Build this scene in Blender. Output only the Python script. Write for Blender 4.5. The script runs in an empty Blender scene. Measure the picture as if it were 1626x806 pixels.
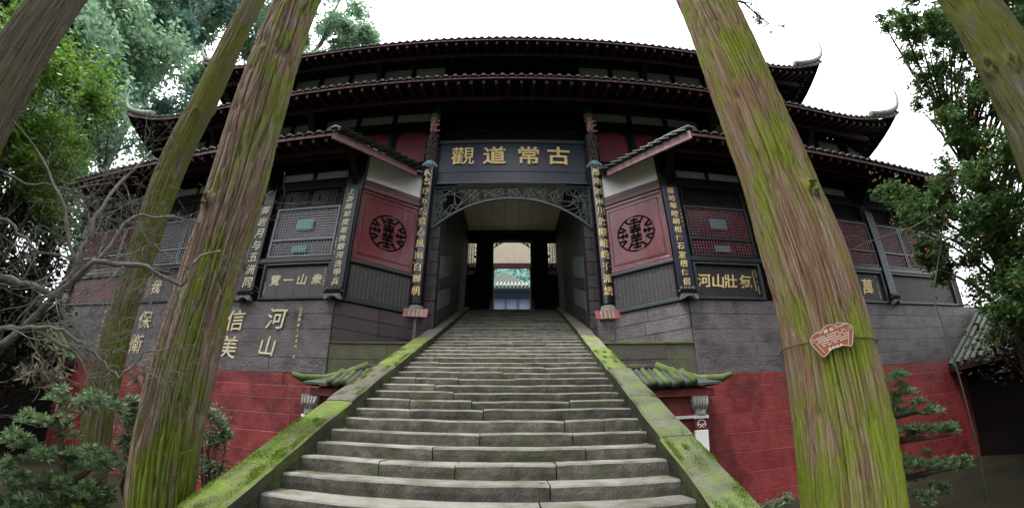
import bpy, math, random
import numpy as np
from mathutils import Vector, Matrix
sc = bpy.context.scene
COL = sc.collection
PI = math.pi
rnd = random.Random(7)
nr = np.random.RandomState(11)

# ------------------------------------------------------------------ camera (wide stitched view, stereographic lens)
FPX, PITCH = 630.5, 0.2954
cam = bpy.data.cameras.new('camera'); camo = bpy.data.objects.new('camera', cam); COL.objects.link(camo)
sc.camera = camo
camo.location = (0, 0, 0); camo.rotation_euler = (PI/2 + PITCH, 0, 0)
cam.type = 'PANO'; cam.panorama_type = 'FISHEYE_LENS_POLYNOMIAL'
cam.sensor_width = 36; cam.fisheye_fov = math.radians(179)
cam.fisheye_polynomial_k0 = 0
cam.fisheye_polynomial_k1 = -7.16216390e-02; cam.fisheye_polynomial_k2 = -1.76873357e-05
cam.fisheye_polynomial_k3 = 3.57002356e-05; cam.fisheye_polynomial_k4 = -5.58113444e-07
cam.shift_y = 0.1369; cam.clip_start = 0.05; cam.clip_end = 600
sc.render.resolution_x = 1024; sc.render.resolution_y = 507
sc.view_settings.view_transform = 'Standard'; sc.view_settings.look = 'None'
sc.view_settings.exposure = 1.45; sc.view_settings.gamma = 1

# ------------------------------------------------------------------ overcast sky and soft sun
SUN_EL, SUN_AZ = math.radians(66), math.radians(-120)      # behind the camera, to the left
W = bpy.data.worlds.new('World'); sc.world = W; W.use_nodes = True
nt = W.node_tree; nt.nodes.clear()
sky = nt.nodes.new('ShaderNodeTexSky'); sky.sky_type = 'NISHITA'; sky.sun_disc = False
sky.sun_elevation = SUN_EL; sky.sun_rotation = SUN_AZ; sky.air_density = 1.0; sky.dust_density = 4.0
bs = nt.nodes.new('ShaderNodeBackground'); bs.inputs['Strength'].default_value = 0.06
cl = nt.nodes.new('ShaderNodeBackground'); cl.inputs['Color'].default_value = (0.96, 0.98, 1.0, 1); cl.inputs['Strength'].default_value = 1.2
hs = nt.nodes.new('ShaderNodeHueSaturation'); hs.inputs['Saturation'].default_value = 0.35
tc = nt.nodes.new('ShaderNodeTexCoord'); sx_ = nt.nodes.new('ShaderNodeSeparateXYZ'); mr_ = nt.nodes.new('ShaderNodeMapRange')
nt.links.new(tc.outputs['Generated'], sx_.inputs[0]); nt.links.new(sx_.outputs['Z'], mr_.inputs['Value'])
mr_.inputs['To Min'].default_value = .45; mr_.inputs['To Max'].default_value = 1.75; nt.links.new(mr_.outputs[0], cl.inputs['Strength'])   # overcast: the zenith is brighter than the horizon
ad = nt.nodes.new('ShaderNodeAddShader'); wo = nt.nodes.new('ShaderNodeOutputWorld')
nt.links.new(sky.outputs[0], hs.inputs['Color']); nt.links.new(hs.outputs[0], bs.inputs['Color'])
nt.links.new(bs.outputs[0], ad.inputs[0]); nt.links.new(cl.outputs[0], ad.inputs[1]); nt.links.new(ad.outputs[0], wo.inputs[0])
sl = bpy.data.lights.new('sun', 'SUN'); sl.energy = 1.5; sl.angle = math.radians(12); sl.color = (1, .97, .92)
slo = bpy.data.objects.new('sun', sl); COL.objects.link(slo)
sd = Vector((math.sin(SUN_AZ)*math.cos(SUN_EL), math.cos(SUN_AZ)*math.cos(SUN_EL), math.sin(SUN_EL)))
slo.rotation_euler = sd.to_track_quat('Z', 'Y').to_euler()

# ------------------------------------------------------------------ view ray helper (used to read positions off the survey of the place)
def ray(px, py):
    u = (px-813)/FPX; v = -(py-513)/FPX; r = math.hypot(u, v)+1e-9; a = 2*math.atan(r/2)
    x, y, z = math.sin(a)*u/r, math.cos(a), math.sin(a)*v/r
    c, s = math.cos(PITCH), math.sin(PITCH)
    return Vector((x, c*y-s*z, s*y+c*z))
def at(px, py, d):                                          # point at horizontal distance d
    r = ray(px, py); return r*(d/math.hypot(r.x, r.y))
def aed(az, el, d):                                         # azimuth, elevation (deg), horizontal distance
    a = math.radians(az); return Vector((math.sin(a)*d, math.cos(a)*d, math.tan(math.radians(el))*d))

# ------------------------------------------------------------------ materials
def mat(name, cols, scale=4.0, stretch=(1, 1, 1), rough=0.7, bump=0.0, bscale=30.0, bstretch=(1, 1, 1), detail=6.0, spec=0.4,
        moss=None, mossfn=None, trans=0.0, metal=0.0, ramp=(0.3, 0.7), attr=None, rv=0.0, tone=None):
    m = bpy.data.materials.new(name); m.use_nodes = True
    t = m.node_tree; N = t.nodes; L = t.links; p = N['Principled BSDF']
    spec = spec*(.35 if rough >= .75 else 1); p.inputs['Roughness'].default_value = rough; p.inputs['Specular IOR Level'].default_value = spec; p.inputs['Metallic'].default_value = metal
    g = N.new('ShaderNodeNewGeometry')
    def noise(sc_, st, det=detail, off=0):
        mp = N.new('ShaderNodeMapping'); mp.inputs['Scale'].default_value = st; mp.inputs['Location'].default_value = (off, off*1.7, off*.3)
        L.new(g.outputs['Position'], mp.inputs[0])
        n = N.new('ShaderNodeTexNoise'); n.inputs['Scale'].default_value = sc_; n.inputs['Detail'].default_value = det; n.inputs['Roughness'].default_value = .6
        L.new(mp.outputs[0], n.inputs['Vector']); return n.outputs['Fac']
    if len(cols) == 1: cols = [cols[0], cols[0]]
    ka = ALB.get(name, 1.0); cols = [tuple(min(.85, v*ka) for v in c) for c in cols]
    if moss: moss = (tuple(v*ka for v in moss[0]), tuple(v*ka for v in moss[1]))+tuple(moss[2:])
    r = N.new('ShaderNodeValToRGB'); el = r.color_ramp.elements
    while len(el) < len(cols): el.new(.5)
    for i, c in enumerate(cols):
        el[i].position = ramp[0]+(ramp[1]-ramp[0])*i/(len(cols)-1); el[i].color = (*c, 1)
    nf = noise(scale, stretch)
    if tone:
        ta = N.new('ShaderNodeAttribute'); ta.attribute_name = tone; mt = N.new('ShaderNodeMix'); mt.inputs['Factor'].default_value = .45
        L.new(nf, mt.inputs['A']); L.new(ta.outputs['Fac'], mt.inputs['B']); nf = mt.outputs['Result']
    L.new(nf, r.inputs[0]); out = r.outputs[0]
    if moss:                                                 # moss = (colour, colour2, noise scale, stretch, threshold)
        mc, mc2, ms, mst, th = moss
        mr = N.new('ShaderNodeMapRange'); mr.inputs['From Min'].default_value = th-.10; mr.inputs['From Max'].default_value = th+.10
        nz = noise(ms, mst, 7, 5.3)
        if attr:
            av = N.new('ShaderNodeAttribute'); av.attribute_name = attr
            aa = N.new('ShaderNodeMath'); aa.operation = 'ADD'; L.new(nz, aa.inputs[0]); L.new(av.outputs['Fac'], aa.inputs[1]); nz = aa.outputs[0]
        L.new(nz, mr.inputs['Value'])
        fac = mr.outputs[0]
        cm = N.new('ShaderNodeMix'); cm.data_type = 'RGBA'; cm.inputs['A'].default_value = (*mc, 1); cm.inputs['B'].default_value = (*mc2, 1)
        L.new(noise(ms*3, mst, 5, 2.2), cm.inputs['Factor'])
        mx = N.new('ShaderNodeMix'); mx.data_type = 'RGBA'
        L.new(fac, mx.inputs['Factor']); L.new(out, mx.inputs['A']); L.new(cm.outputs['Result'], mx.inputs['B']); out = mx.outputs['Result']
    if rv:                                                   # each stone a little lighter or darker than its neighbours
        oi = N.new('ShaderNodeObjectInfo'); vr = N.new('ShaderNodeMapRange'); vr.inputs['To Min'].default_value = 1-rv; vr.inputs['To Max'].default_value = 1+rv
        L.new(oi.outputs['Random'], vr.inputs['Value']); hv = N.new('ShaderNodeHueSaturation'); L.new(vr.outputs[0], hv.inputs['Value']); L.new(out, hv.inputs['Color']); out = hv.outputs[0]
    L.new(out, p.inputs['Base Color'])
    if bump:
        b = N.new('ShaderNodeBump'); b.inputs['Strength'].default_value = min(1, bump); b.inputs['Distance'].default_value = .02*max(1, bump)
        L.new(noise(bscale, bstretch, 5, 1.1), b.inputs['Height']); L.new(b.outputs[0], p.inputs['Normal'])
    if trans:
        tr = N.new('ShaderNodeBsdfTranslucent'); L.new(out, tr.inputs['Color'])
        ms_ = N.new('ShaderNodeMixShader'); ms_.inputs[0].default_value = trans
        L.new(p.outputs[0], ms_.inputs[1]); L.new(tr.outputs[0], ms_.inputs[2]); L.new(ms_.outputs[0], N['Material Output'].inputs[0])
    return m
G = {}
ALB = {'mossy_slab': .70, 'dry_mossy_slab': .8, 'bare_slab': .8, 'slab_side': .5, 'painted_grey_stone': .62, 'painted_purple_stone': .6, 'ledge_stone': .75, 'red_painted_stone': .74, 'step_stone': .68, 'worn_lit_tread': .74,
 'dark_lacquer': .5, 'dark_wood': .3, 'slate_green_paint': .6, 'plaque_slate': .5, 'name_board_blue': .65, 'black_lacquer': .5, 'red_lacquer': .5, 'worn_dark_red': .5,
 'soffit_red_wood': .6, 'soffit_boards': .3, 'faded_red_fascia': .7, 'crimson_panel': .5, 'grey_roof_tile': .55, 'tile_edge_plaster': .5, 'mossy_roof_tile': .8, 'ridge_horn': .9,
 'lattice_red': .55, 'lattice_grey': .5, 'window_frame_blue': .7, 'dark_pane': .5, 'green_glass': .7, 'blue_glass': .6, 'plum_board': .55, 'umber_board': .45, 'dado_plum_red': .7, 'slate_tablet': .42, 'chalk_letter': .8,
 'carved_stone': .7, 'dark_lotus_carving': .5, 'pier_brick_stone': .5, 'passage_render': .35, 'passage_pale_panel': .5, 'teal_paint': .3, 'painted_pink': .8, 'old_gilt': 1.0, 'carved_trunk_relief': .6,
 'sky_blue_ornament': .6, 'sign_red': .6, 'sign_field_brown': .6, 'tag_brown': .75, 'tag_edge': .8, 'earth': .35, 'paving': .7, 'cream_board': 1.3, 'lime_plaster': 1.28, 'dull_plaster': .8,
 'far_leaf': 1.0, 'far_leaf_deep': .95, 'fresh_leaf': .7, 'dark_leaf': .35, 'glossy_leaf': 1.15, 'podocarpus_leaf': .95, 'shrub_leaf': 1.3, 'far_bark': .5, 'hall_blue_beam': .7, 'pale_hall_tile': .36, 'blue_white_wall': .7, 'hill_leaf': .8,
 'cedar_bark_red': 1.05, 'cedar_bark_pale': .98, 'cedar_bark_green': .85, 'lichen_twig': .75, 'orange_berry': .7}
G['step'] = mat('step_stone', [(.07,.068,.055), (.14,.135,.115), (.24,.23,.20)], 5, (1,1,1), .9, 1.2, 45, (1,1,.6), moss=((.08,.10,.035),(.14,.15,.07), 1.4,(1,1,1),.62), rv=.25)
G['tread'] = mat('worn_lit_tread', [(.17,.158,.13), (.31,.295,.255), (.40,.38,.345)], 3, rough=.85, bump=.6, bscale=30, moss=((.10,.105,.05),(.18,.17,.10), 2,(1,1,1),.66), rv=.15)
G['moss_slab'] = mat('mossy_slab', [(.10,.11,.07), (.17,.20,.08), (.22,.21,.16)], 3.2, rough=.95, bump=1.4, bscale=18, moss=((.12,.19,.03),(.27,.38,.07), 3.2,(1,1,1),.50), rv=.18)
G['moss_slab_dry'] = mat('dry_mossy_slab', [(.11,.115,.085), (.17,.18,.12), (.24,.235,.19)], 3.2, rough=.95, bump=1.4, bscale=18, moss=((.14,.19,.06),(.24,.31,.11), 3.0,(1,1,1),.53), rv=.18)
G['bare_slab'] = mat('bare_slab', [(.10,.095,.075), (.17,.155,.13), (.14,.15,.08)], 2.4, rough=.9, bump=.8, bscale=28, rv=.15)
G['dark_slab'] = mat('slab_side', [(.06,.06,.045), (.11,.11,.08)], 3, rough=.9, bump=.8, bscale=25, moss=((.14,.18,.04),(.2,.26,.06), 2,(1,1,1),.6))
G['grey_wall'] = mat('painted_grey_stone', [(.085,.062,.072), (.15,.13,.14), (.19,.17,.178), (.11,.08,.09)], 2.2, rough=.5, bump=1.6, bscale=26, spec=.5, moss=((.06,.028,.036),(.085,.05,.058), 1.6,(1,1,2),.60), rv=.10)
G['purple_wall'] = mat('painted_purple_stone', [(.065,.04,.048), (.10,.07,.08)], 2, rough=.55, bump=.7, bscale=30)
G['mossy_wall'] = mat('ledge_stone', [(.09,.078,.075), (.14,.125,.115)], 2, rough=.8, bump=1.2, bscale=26, moss=((.10,.13,.05),(.17,.18,.09), 1.5,(1,1,.5),.56), rv=.1)
G['red_wall'] = mat('red_painted_stone', [(.11,.014,.015), (.23,.028,.030), (.30,.05,.048), (.15,.018,.02), (.25,.033,.035)], .9, (1,1,.8), rough=.6, bump=.8, bscale=11, moss=((.075,.030,.024),(.17,.12,.09), 1.3,(1,1,.3),.66), rv=.12)
G['joint'] = mat('joint_mortar', [(.07,.05,.05), (.12,.09,.08)], 5, rough=.9)
G['lacquer'] = mat('dark_lacquer', [(.012,.017,.02), (.022,.028,.032)], 3, rough=.35, spec=.5)
G['dark_wood'] = mat('dark_wood', [(.016,.012,.014), (.03,.022,.024)], 4, (1,1,6), rough=.6, bump=.2, spec=.2)
G['slate_green'] = mat('slate_green_paint', [(.035,.055,.065), (.055,.08,.09)], 4, rough=.4)
G['plaque'] = mat('plaque_slate', [(.022,.036,.044), (.035,.052,.06)], 3, rough=.45, bump=.15)
G['name_board'] = mat('name_board_blue', [(.012,.018,.045), (.022,.030,.068)], 3, (1,1,.3), rough=.32, bump=.1)
G['pale_carved'] = mat('pale_carved_stone', [(.25,.24,.22), (.46,.45,.42), (.12,.11,.10)], 12, rough=.85, bump=1, bscale=35)
G['emblem'] = mat('emblem_black', [(.006,.005,.006)], 3, rough=.9, spec=.05)
G['screen'] = mat('screen_grey_green', [(.06,.085,.09), (.085,.11,.115)], 4, rough=.5)
G['black'] = mat('black_lacquer', [(.006,.006,.009), (.012,.012,.016)], 3, rough=.22, spec=.6)
G['gold'] = mat('gold_leaf', [(.40,.25,.07), (.78,.62,.30), (.30,.18,.05)], 22, rough=.45, metal=.15, bump=.5, bscale=40)
G['cream_letter'] = mat('pale_gilt', [(.40,.33,.18), (.70,.62,.42), (.30,.22,.12)], 16, rough=.6, bump=.3)
G['white'] = mat('lime_plaster', [(.56,.58,.56), (.66,.67,.65)], 1.5, rough=.8, bump=.1)
G['dirty_white'] = mat('dull_plaster', [(.42,.44,.42), (.55,.56,.54)], 2.0, rough=.85)
G['cream'] = mat('cream_board', [(.42,.38,.28), (.52,.47,.36)], 2, (4,.4,1), rough=.7)
G['red_panel'] = mat('red_lacquer', [(.17,.007,.018), (.24,.014,.030)], 1.5, (1,1,.6), rough=.17, spec=.55, bump=.35, bscale=5, bstretch=(1,1,.2))
G['dark_red'] = mat('worn_dark_red', [(.10,.018,.026), (.16,.035,.045), (.07,.02,.03)], 3, (1,1,4), rough=.4, bump=.2)
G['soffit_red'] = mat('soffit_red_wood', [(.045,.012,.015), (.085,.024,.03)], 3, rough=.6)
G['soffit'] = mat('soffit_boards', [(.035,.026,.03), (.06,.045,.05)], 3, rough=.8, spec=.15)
G['pink'] = mat('faded_red_fascia', [(.17,.07,.08), (.36,.19,.20)], 6, rough=.6, bump=.2)
G['arch_red'] = mat('crimson_panel', [(.16,.010,.022), (.23,.016,.034)], 2, rough=.5)
G['tile'] = mat('grey_roof_tile', [(.05,.055,.055), (.10,.11,.105), (.04,.055,.045)], 6, rough=.7, bump=.4, moss=((.06,.10,.05),(.12,.17,.08), 3,(1,1,1),.56))
G['tile_edge'] = mat('tile_edge_plaster', [(.32,.34,.30), (.45,.47,.42)], 6, rough=.8)
G['moss_tile'] = mat('mossy_roof_tile', [(.07,.085,.05), (.12,.15,.07), (.20,.20,.16)], 6, rough=.9, bump=1, bscale=30, moss=((.05,.11,.02),(.13,.20,.045), 5,(1,1,1),.52), rv=.2)
G['horn'] = mat('ridge_horn', [(.10,.115,.095), (.22,.24,.20), (.07,.08,.065)], 9, rough=.8, bump=.6)
G['lattice_grey'] = mat('lattice_grey', [(.30,.29,.32), (.42,.40,.43)], 8, rough=.6)
G['lattice_red'] = mat('lattice_red', [(.20,.03,.05), (.30,.10,.12)], 8, rough=.5)
G['frame_blue'] = mat('window_frame_blue', [(.16,.21,.24), (.24,.30,.33)], 5, rough=.5)
G['pane'] = mat('dark_pane', [(.014,.013,.018), (.03,.026,.034)], 1.5, rough=.15, spec=.5)
G['green_glass'] = mat('green_glass', [(.03,.26,.20), (.05,.34,.26)], 3, rough=.2)
G['blue_glass'] = mat('blue_glass', [(.16,.26,.34), (.22,.34,.42)], 3, rough=.2)
G['dado_left'] = mat('plum_board', [(.10,.08,.092), (.15,.125,.14)], 2, (1,1,.5), rough=.5, bump=.15)
G['dado_right'] = mat('umber_board', [(.026,.018,.018), (.045,.032,.032)], 2, (1,1,.5), rough=.55)
G['dado_red'] = mat('dado_plum_red', [(.10,.02,.035), (.15,.035,.05)], 1.5, rough=.5)
G['tablet'] = mat('slate_tablet', [(.045,.038,.036), (.075,.062,.058)], 3, rough=.55, bump=.2)
G['chalk'] = mat('chalk_letter', [(.18,.19,.20), (.28,.29,.30)], 10, rough=.8)
G['carved'] = mat('carved_stone', [(.16,.15,.14), (.28,.26,.25)], 9, rough=.85, bump=.8, bscale=30)
G['lotus'] = mat('dark_lotus_carving', [(.04,.025,.03), (.09,.07,.075)], 9, rough=.5, bump=.5)
G['pier'] = mat('pier_brick_stone', [(.07,.055,.065), (.12,.10,.115)], 3, rough=.7, bump=.6)
G['passage'] = mat('passage_render', [(.05,.052,.048), (.09,.095,.085), (.035,.035,.034)], 1.2, rough=.6, bump=.4)
G['passage_pale'] = mat('passage_pale_panel', [(.12,.15,.13), (.20,.24,.21)], 2, (1,.4,.4), rough=.6)
G['teal'] = mat('teal_paint', [(.03,.12,.13), (.06,.18,.18)], 6, rough=.6)
G['pink_fig'] = mat('painted_pink', [(.45,.16,.18), (.6,.35,.3), (.35,.08,.1)], 18, rough=.6)
G['gold_old'] = mat('old_gilt', [(.22,.17,.07), (.35,.28,.12)], 15, rough=.6)
G['tree_carve'] = mat('carved_trunk_relief', [(.04,.032,.032), (.10,.085,.08)], 8, (1,1,.3), rough=.7, bump=1, bscale=20, bstretch=(1,1,.3))
G['blue_lotus'] = mat('sky_blue_ornament', [(.10,.30,.40), (.35,.55,.60)], 20, rough=.5)
G['sign_red'] = mat('sign_red', [(.24,.02,.035), (.30,.03,.045)], 4, rough=.45)
G['sign_brown'] = mat('sign_field_brown', [(.14,.065,.06), (.19,.09,.08)], 5, rough=.5)
G['sign_post'] = mat('sign_post', [(.10,.055,.06), (.14,.08,.085)], 6, rough=.5)
G['tag_brown'] = mat('tag_brown', [(.36,.10,.025), (.42,.13,.035)], 4, rough=.45)
G['tag_white'] = mat('tag_white', [(.74,.70,.70), (.8,.78,.78)], 4, rough=.5)
G['tag_edge'] = mat('tag_edge', [(.62,.42,.38), (.7,.5,.45)], 4, rough=.5)
G['wire'] = mat('rusty_wire', [(.04,.03,.025), (.08,.06,.05)], 20, rough=.7)
G['ground'] = mat('earth', [(.035,.03,.02), (.06,.055,.03), (.03,.04,.018)], 1.5, rough=1, bump=1, bscale=8)
G['paving'] = mat('paving', [(.13,.125,.11), (.19,.18,.165)], 2, rough=.85, bump=.4)
barkA = dict(tone='tone', scale=1.0, rough=.95, bump=2.0, bscale=12, bstretch=(7,7,.4), detail=10, spec=.12, ramp=(.25,.75))
G['bark_red'] = mat('cedar_bark_red', [(.12,.078,.058), (.20,.130,.098), (.29,.225,.185), (.17,.11,.083)], stretch=(34,34,2.2), moss=((.11,.14,.025),(.22,.28,.04), 2.6,(2,2,.7),.60), attr='moss', **barkA)
G['bark_pale'] = mat('cedar_bark_pale', [(.18,.10,.062), (.32,.185,.112), (.42,.32,.245), (.26,.145,.09)], stretch=(32,32,2.2), moss=((.17,.20,.035),(.36,.44,.06), 2.2,(2,2,.7),.555), attr='moss', **barkA)
G['bark_green'] = mat('cedar_bark_green', [(.11,.095,.07), (.18,.155,.115), (.25,.225,.18)], stretch=(36,36,2.2), moss=((.11,.12,.03),(.19,.21,.045), 2.4,(2,2,.7),.57), attr='moss', **barkA)
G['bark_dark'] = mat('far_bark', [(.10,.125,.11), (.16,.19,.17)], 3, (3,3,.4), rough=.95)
G['twig'] = mat('lichen_twig', [(.07,.065,.05), (.22,.21,.18), (.13,.13,.10)], 9, rough=.9, bump=.4)
G['twig_dark'] = mat('dark_twig', [(.05,.04,.03), (.11,.09,.07)], 9, rough=.9)
def leafm(n, cols, tr=.35, sc_=9, rough=.5): return mat(n, cols, sc_, rough=rough, trans=tr, detail=3, ramp=(.32,.68))
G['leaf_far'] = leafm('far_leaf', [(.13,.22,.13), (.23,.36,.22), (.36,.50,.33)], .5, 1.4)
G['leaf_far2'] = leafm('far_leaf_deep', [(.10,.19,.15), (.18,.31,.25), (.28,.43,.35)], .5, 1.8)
G['leaf_bright'] = leafm('fresh_leaf', [(.07,.16,.02), (.16,.32,.04), (.28,.46,.09)], .45, 4)
G['leaf_dark'] = leafm('dark_leaf', [(.02,.04,.02), (.05,.08,.03), (.12,.06,.03)], .3, 3)
G['leaf_berry'] = leafm('glossy_leaf', [(.035,.07,.025), (.08,.16,.045), (.19,.29,.11)], .45, 7, .4)
G['berry'] = mat('orange_berry', [(.55,.12,.03), (.70,.20,.05)], 9, rough=.4)
G['leaf_podo'] = leafm('podocarpus_leaf', [(.06,.11,.05), (.15,.24,.11), (.32,.42,.22)], .35, 14, .4)
G['leaf_shrub'] = leafm('shrub_leaf', [(.05,.09,.05), (.11,.18,.10), (.20,.28,.16)], .3, 8, .4)
G['leaf_dry'] = leafm('dry_leaf', [(.16,.14,.10), (.30,.27,.20)], .2, 8, .8)
G['needle'] = leafm('cedar_needle', [(.03,.05,.035), (.07,.09,.06)], .2, 6)
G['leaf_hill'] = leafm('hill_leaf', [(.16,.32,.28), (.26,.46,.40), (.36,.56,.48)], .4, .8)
G['hall_tile'] = mat('pale_hall_tile', [(.26,.32,.27), (.40,.46,.40)], 3, rough=.8)
G['hall_wall'] = mat('blue_white_wall', [(.30,.38,.52), (.42,.50,.62)], 3, rough=.7)
G['hall_beam'] = mat('hall_blue_beam', [(.06,.10,.24), (.12,.16,.32)], 6, rough=.6)

# ------------------------------------------------------------------ object helpers
def link(o, parent=None, kind=None):
    COL.objects.link(o)
    if parent is not None: o.parent = parent
    if kind: o['kind'] = kind
    return o
def tag(o, label=None, cat=None, group=None, kind=None):
    if label: o['label'] = label
    if cat: o['category'] = cat
    if group: o['group'] = group
    if kind: o['kind'] = kind
    return o
WL = {}                                                     # world location of every empty / part (translations only)
def thing(name, loc, label, cat, group=None):
    o = bpy.data.objects.new(name, None); o.empty_display_size = .2; link(o); o.location = loc
    WL[o] = Vector(loc); return tag(o, label, cat, group)
def wloc(o): return WL.get(o, Vector((0, 0, 0)))
class Fr:
    """frame: a runs along the wall, b stands out of it, c is up"""
    def __init__(s, o, ua, ub, uc=(0, 0, 1)): s.o, s.a, s.b, s.c = Vector(o), Vector(ua), Vector(ub), Vector(uc)
    def __call__(s, a, b, c): return s.o+s.a*a+s.b*b+s.c*c
ID = Fr((0,0,0), (1,0,0), (0,1,0))
class MB:
    def __init__(s, fr=ID): s.v, s.f, s.fr = [], [], fr
    def add(s, vs, fs, raw=False):
        n = len(s.v); s.v += [tuple(Vector(p)) if raw else tuple(s.fr(*p)) for p in vs]; s.f += [tuple(n+i for i in f) for f in fs]; return s
    def box(s, x0, x1, y0, y1, z0, z1):
        return s.add([(x0,y0,z0),(x1,y0,z0),(x1,y1,z0),(x0,y1,z0),(x0,y0,z1),(x1,y0,z1),(x1,y1,z1),(x0,y1,z1)],
                     [(0,3,2,1),(4,5,6,7),(0,1,5,4),(1,2,6,5),(2,3,7,6),(3,0,4,7)])
    def prism(s, poly, y0, y1):                             # poly in (a, c), extruded along b
        n = len(poly); vs = [(a, y0, c) for a, c in poly]+[(a, y1, c) for a, c in poly]
        return s.add(vs, [tuple(range(n)), tuple(range(2*n-1, n-1, -1))]+[(i, i+n, (i+1) % n+n, (i+1) % n) for i in range(n)])
    def tube(s, pts, rs, n=8, cap=True, local=True):
        pts = [Vector(p) for p in pts]; N = len(pts)
        if not hasattr(rs, '__len__'): rs = [rs]*N
        ref = Vector((0.13, .31, 1)) ; vs = []
        for i, p in enumerate(pts):
            d = (pts[min(i+1, N-1)]-pts[max(i-1, 0)]).normalized()
            u = d.cross(ref); u = u.normalized() if u.length > .05 else d.cross(Vector((1,0,0))).normalized(); w = d.cross(u)
            vs += [p+(u*math.cos(2*PI*k/n)+w*math.sin(2*PI*k/n))*rs[i] for k in range(n)]
        fs = [(i*n+k, i*n+(k+1) % n, (i+1)*n+(k+1) % n, (i+1)*n+k) for i in range(N-1) for k in range(n)]
        if cap: fs += [tuple(range(n-1, -1, -1)), tuple(range((N-1)*n, N*n))]
        return s.add(vs, fs, raw=not local)
    def bar(s, p, q, w, h):                                 # box section bar between points in frame coordinates (w in the a-c plane, h along b)
        p, q = Vector(p), Vector(q); d = (q-p); 
        if d.length < 1e-6: return s
        d.normalize(); b = Vector((0, 1, 0)); u = d.cross(b)
        if u.length < .05: u = Vector((1, 0, 0)); b = d.cross(u)
        u.normalize(); b = u.cross(d).normalized(); u, b = u*w/2, b*h/2
        return s.add([p-u-b, p+u-b, p+u+b, p-u+b, q-u-b, q+u-b, q+u+b, q-u+b], [(0,1,2,3),(7,6,5,4),(0,4,5,1),(1,5,6,2),(2,6,7,3),(3,7,4,0)])
    def build(s, name, m, parent=None, smooth=False, label=None, kind=None, bevel=0):
        me = bpy.data.meshes.new(name); w = wloc(parent) if parent is not None else Vector((0,0,0))
        me.from_pydata([(x-w.x, y-w.y, z-w.z) for x, y, z in s.v], [], s.f); me.materials.append(m)
        if smooth:
            for p in me.polygons: p.use_smooth = True
        me.update(); o = link(bpy.data.objects.new(name, me), parent, kind)
        if label: o['label'] = label
        if parent is not None: WL[o] = w
        if bevel:
            b = o.modifiers.new('bevel', 'BEVEL'); b.width = bevel; b.segments = 1; b.limit_method = 'ANGLE'
        return o
def inst(name, me, loc, parent, rot=(0,0,0), scale=(1,1,1)):
    o = bpy.data.objects.new(name, me); link(o, parent); o.location = Vector(loc)-wloc(parent); o.rotation_euler = rot; o.scale = scale; return o
def bigmesh(name, V, F, m, parent=None, kind=None, attrs=None, smooth=False):
    """V (n,3) array, F (k,4) quads or (k,3) tris"""
    V = np.asarray(V, np.float32); F = np.asarray(F, np.int32)
    if parent is not None: V = V-np.array(wloc(parent), np.float32)
    me = bpy.data.meshes.new(name); k = F.shape[1]
    me.vertices.add(len(V)); me.vertices.foreach_set('co', V.ravel())
    me.loops.add(F.size); me.loops.foreach_set('vertex_index', F.ravel())
    me.polygons.add(len(F)); me.polygons.foreach_set('loop_start', np.arange(0, F.size, k, dtype=np.int32)); me.polygons.foreach_set('loop_total', np.full(len(F), k, np.int32))
    if smooth: me.polygons.foreach_set('use_smooth', np.ones(len(F), bool))
    me.update(calc_edges=True); me.validate()
    for a, arr in (attrs or {}).items():
        at_ = me.attributes.new(a, 'FLOAT', 'POINT'); at_.data.foreach_set('value', np.asarray(arr, np.float32))
    me.materials.append(m); return link(bpy.data.objects.new(name, me), parent, kind)

# characters ------------------------------------------------------------------------------------------------------------
_gl = {}
def glyph(ch, depth=.05, bold=.012):
    k = (ch, depth, bold)
    if k in _gl: return _gl[k]
    c = bpy.data.curves.new('glyph', 'FONT'); c.body = ch; c.size = 1; c.extrude = depth/2; c.offset = bold; c.resolution_u = 2
    o = bpy.data.objects.new('glyph', c); COL.objects.link(o); bpy.context.view_layer.update()
    dg = bpy.context.evaluated_depsgraph_get(); me = bpy.data.meshes.new_from_object(o.evaluated_get(dg))
    v = np.zeros(len(me.vertices)*3, np.float32); me.vertices.foreach_get('co', v); v = v.reshape(-1, 3)
    if len(v):
        mn, mx = v.min(0), v.max(0); v[:, :2] -= ((mn+mx)/2)[:2]; s = max((mx-mn)[:2].max(), .75); v[:, :2] /= s
        v[:, 1] *= 1.0
    f = [tuple(p.vertices) for p in me.polygons]
    COL.objects.unlink(o); bpy.data.objects.remove(o); bpy.data.meshes.remove(me)
    _gl[k] = (v, f); return _gl[k]
def put_char(ch, fr, a, c, size, m, parent, b=.012, name='character', wrap=None, depth=.05, slant=.0, wide=1., bold=.012):
    v, f = glyph(ch, depth, bold); mb = MB(fr)
    vs = []
    jr = rnd.uniform(-.05, .05)
    for x, y, z in v:
        x, y = x*math.cos(jr)-y*math.sin(jr), x*math.sin(jr)+y*math.cos(jr)
        X = (x+slant*y)*size*wide; Y = y*size; Z = b+z*size
        if wrap: vs.append(((wrap+Z)*math.sin(X/wrap)+a, (wrap+Z)*math.cos(X/wrap), c+Y))
        else: vs.append((a+X, Z, c+Y))
    if not vs: return
    mb.add(vs, f); return mb.build(name, m, parent)
def marks(mb, a0, a1, c0, c1, cols, rows, sz, b, seed, fill=.93):
    """tiny illegible brush marks set out in columns"""
    r = random.Random(seed)
    for i in range(cols):
        for j in range(rows):
            if r.random() > fill: continue
            a = a0+(a1-a0)*(i+.5)/cols; c = c1-(c1-c0)*(j+.5)/rows
            for k in range(r.randint(3, 5)):
                if r.random() < .55: dy = r.uniform(-.4, .4)*sz; mb.bar((a-.38*sz, b, c+dy), (a+.38*sz*r.uniform(.6, 1), b, c+dy+.08*sz), sz*.13, .003)
                else: dx = r.uniform(-.35, .35)*sz; mb.bar((a+dx, b, c-.42*sz), (a+dx*.7, b, c+.42*sz), sz*.13, .003)
    return mb

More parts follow.
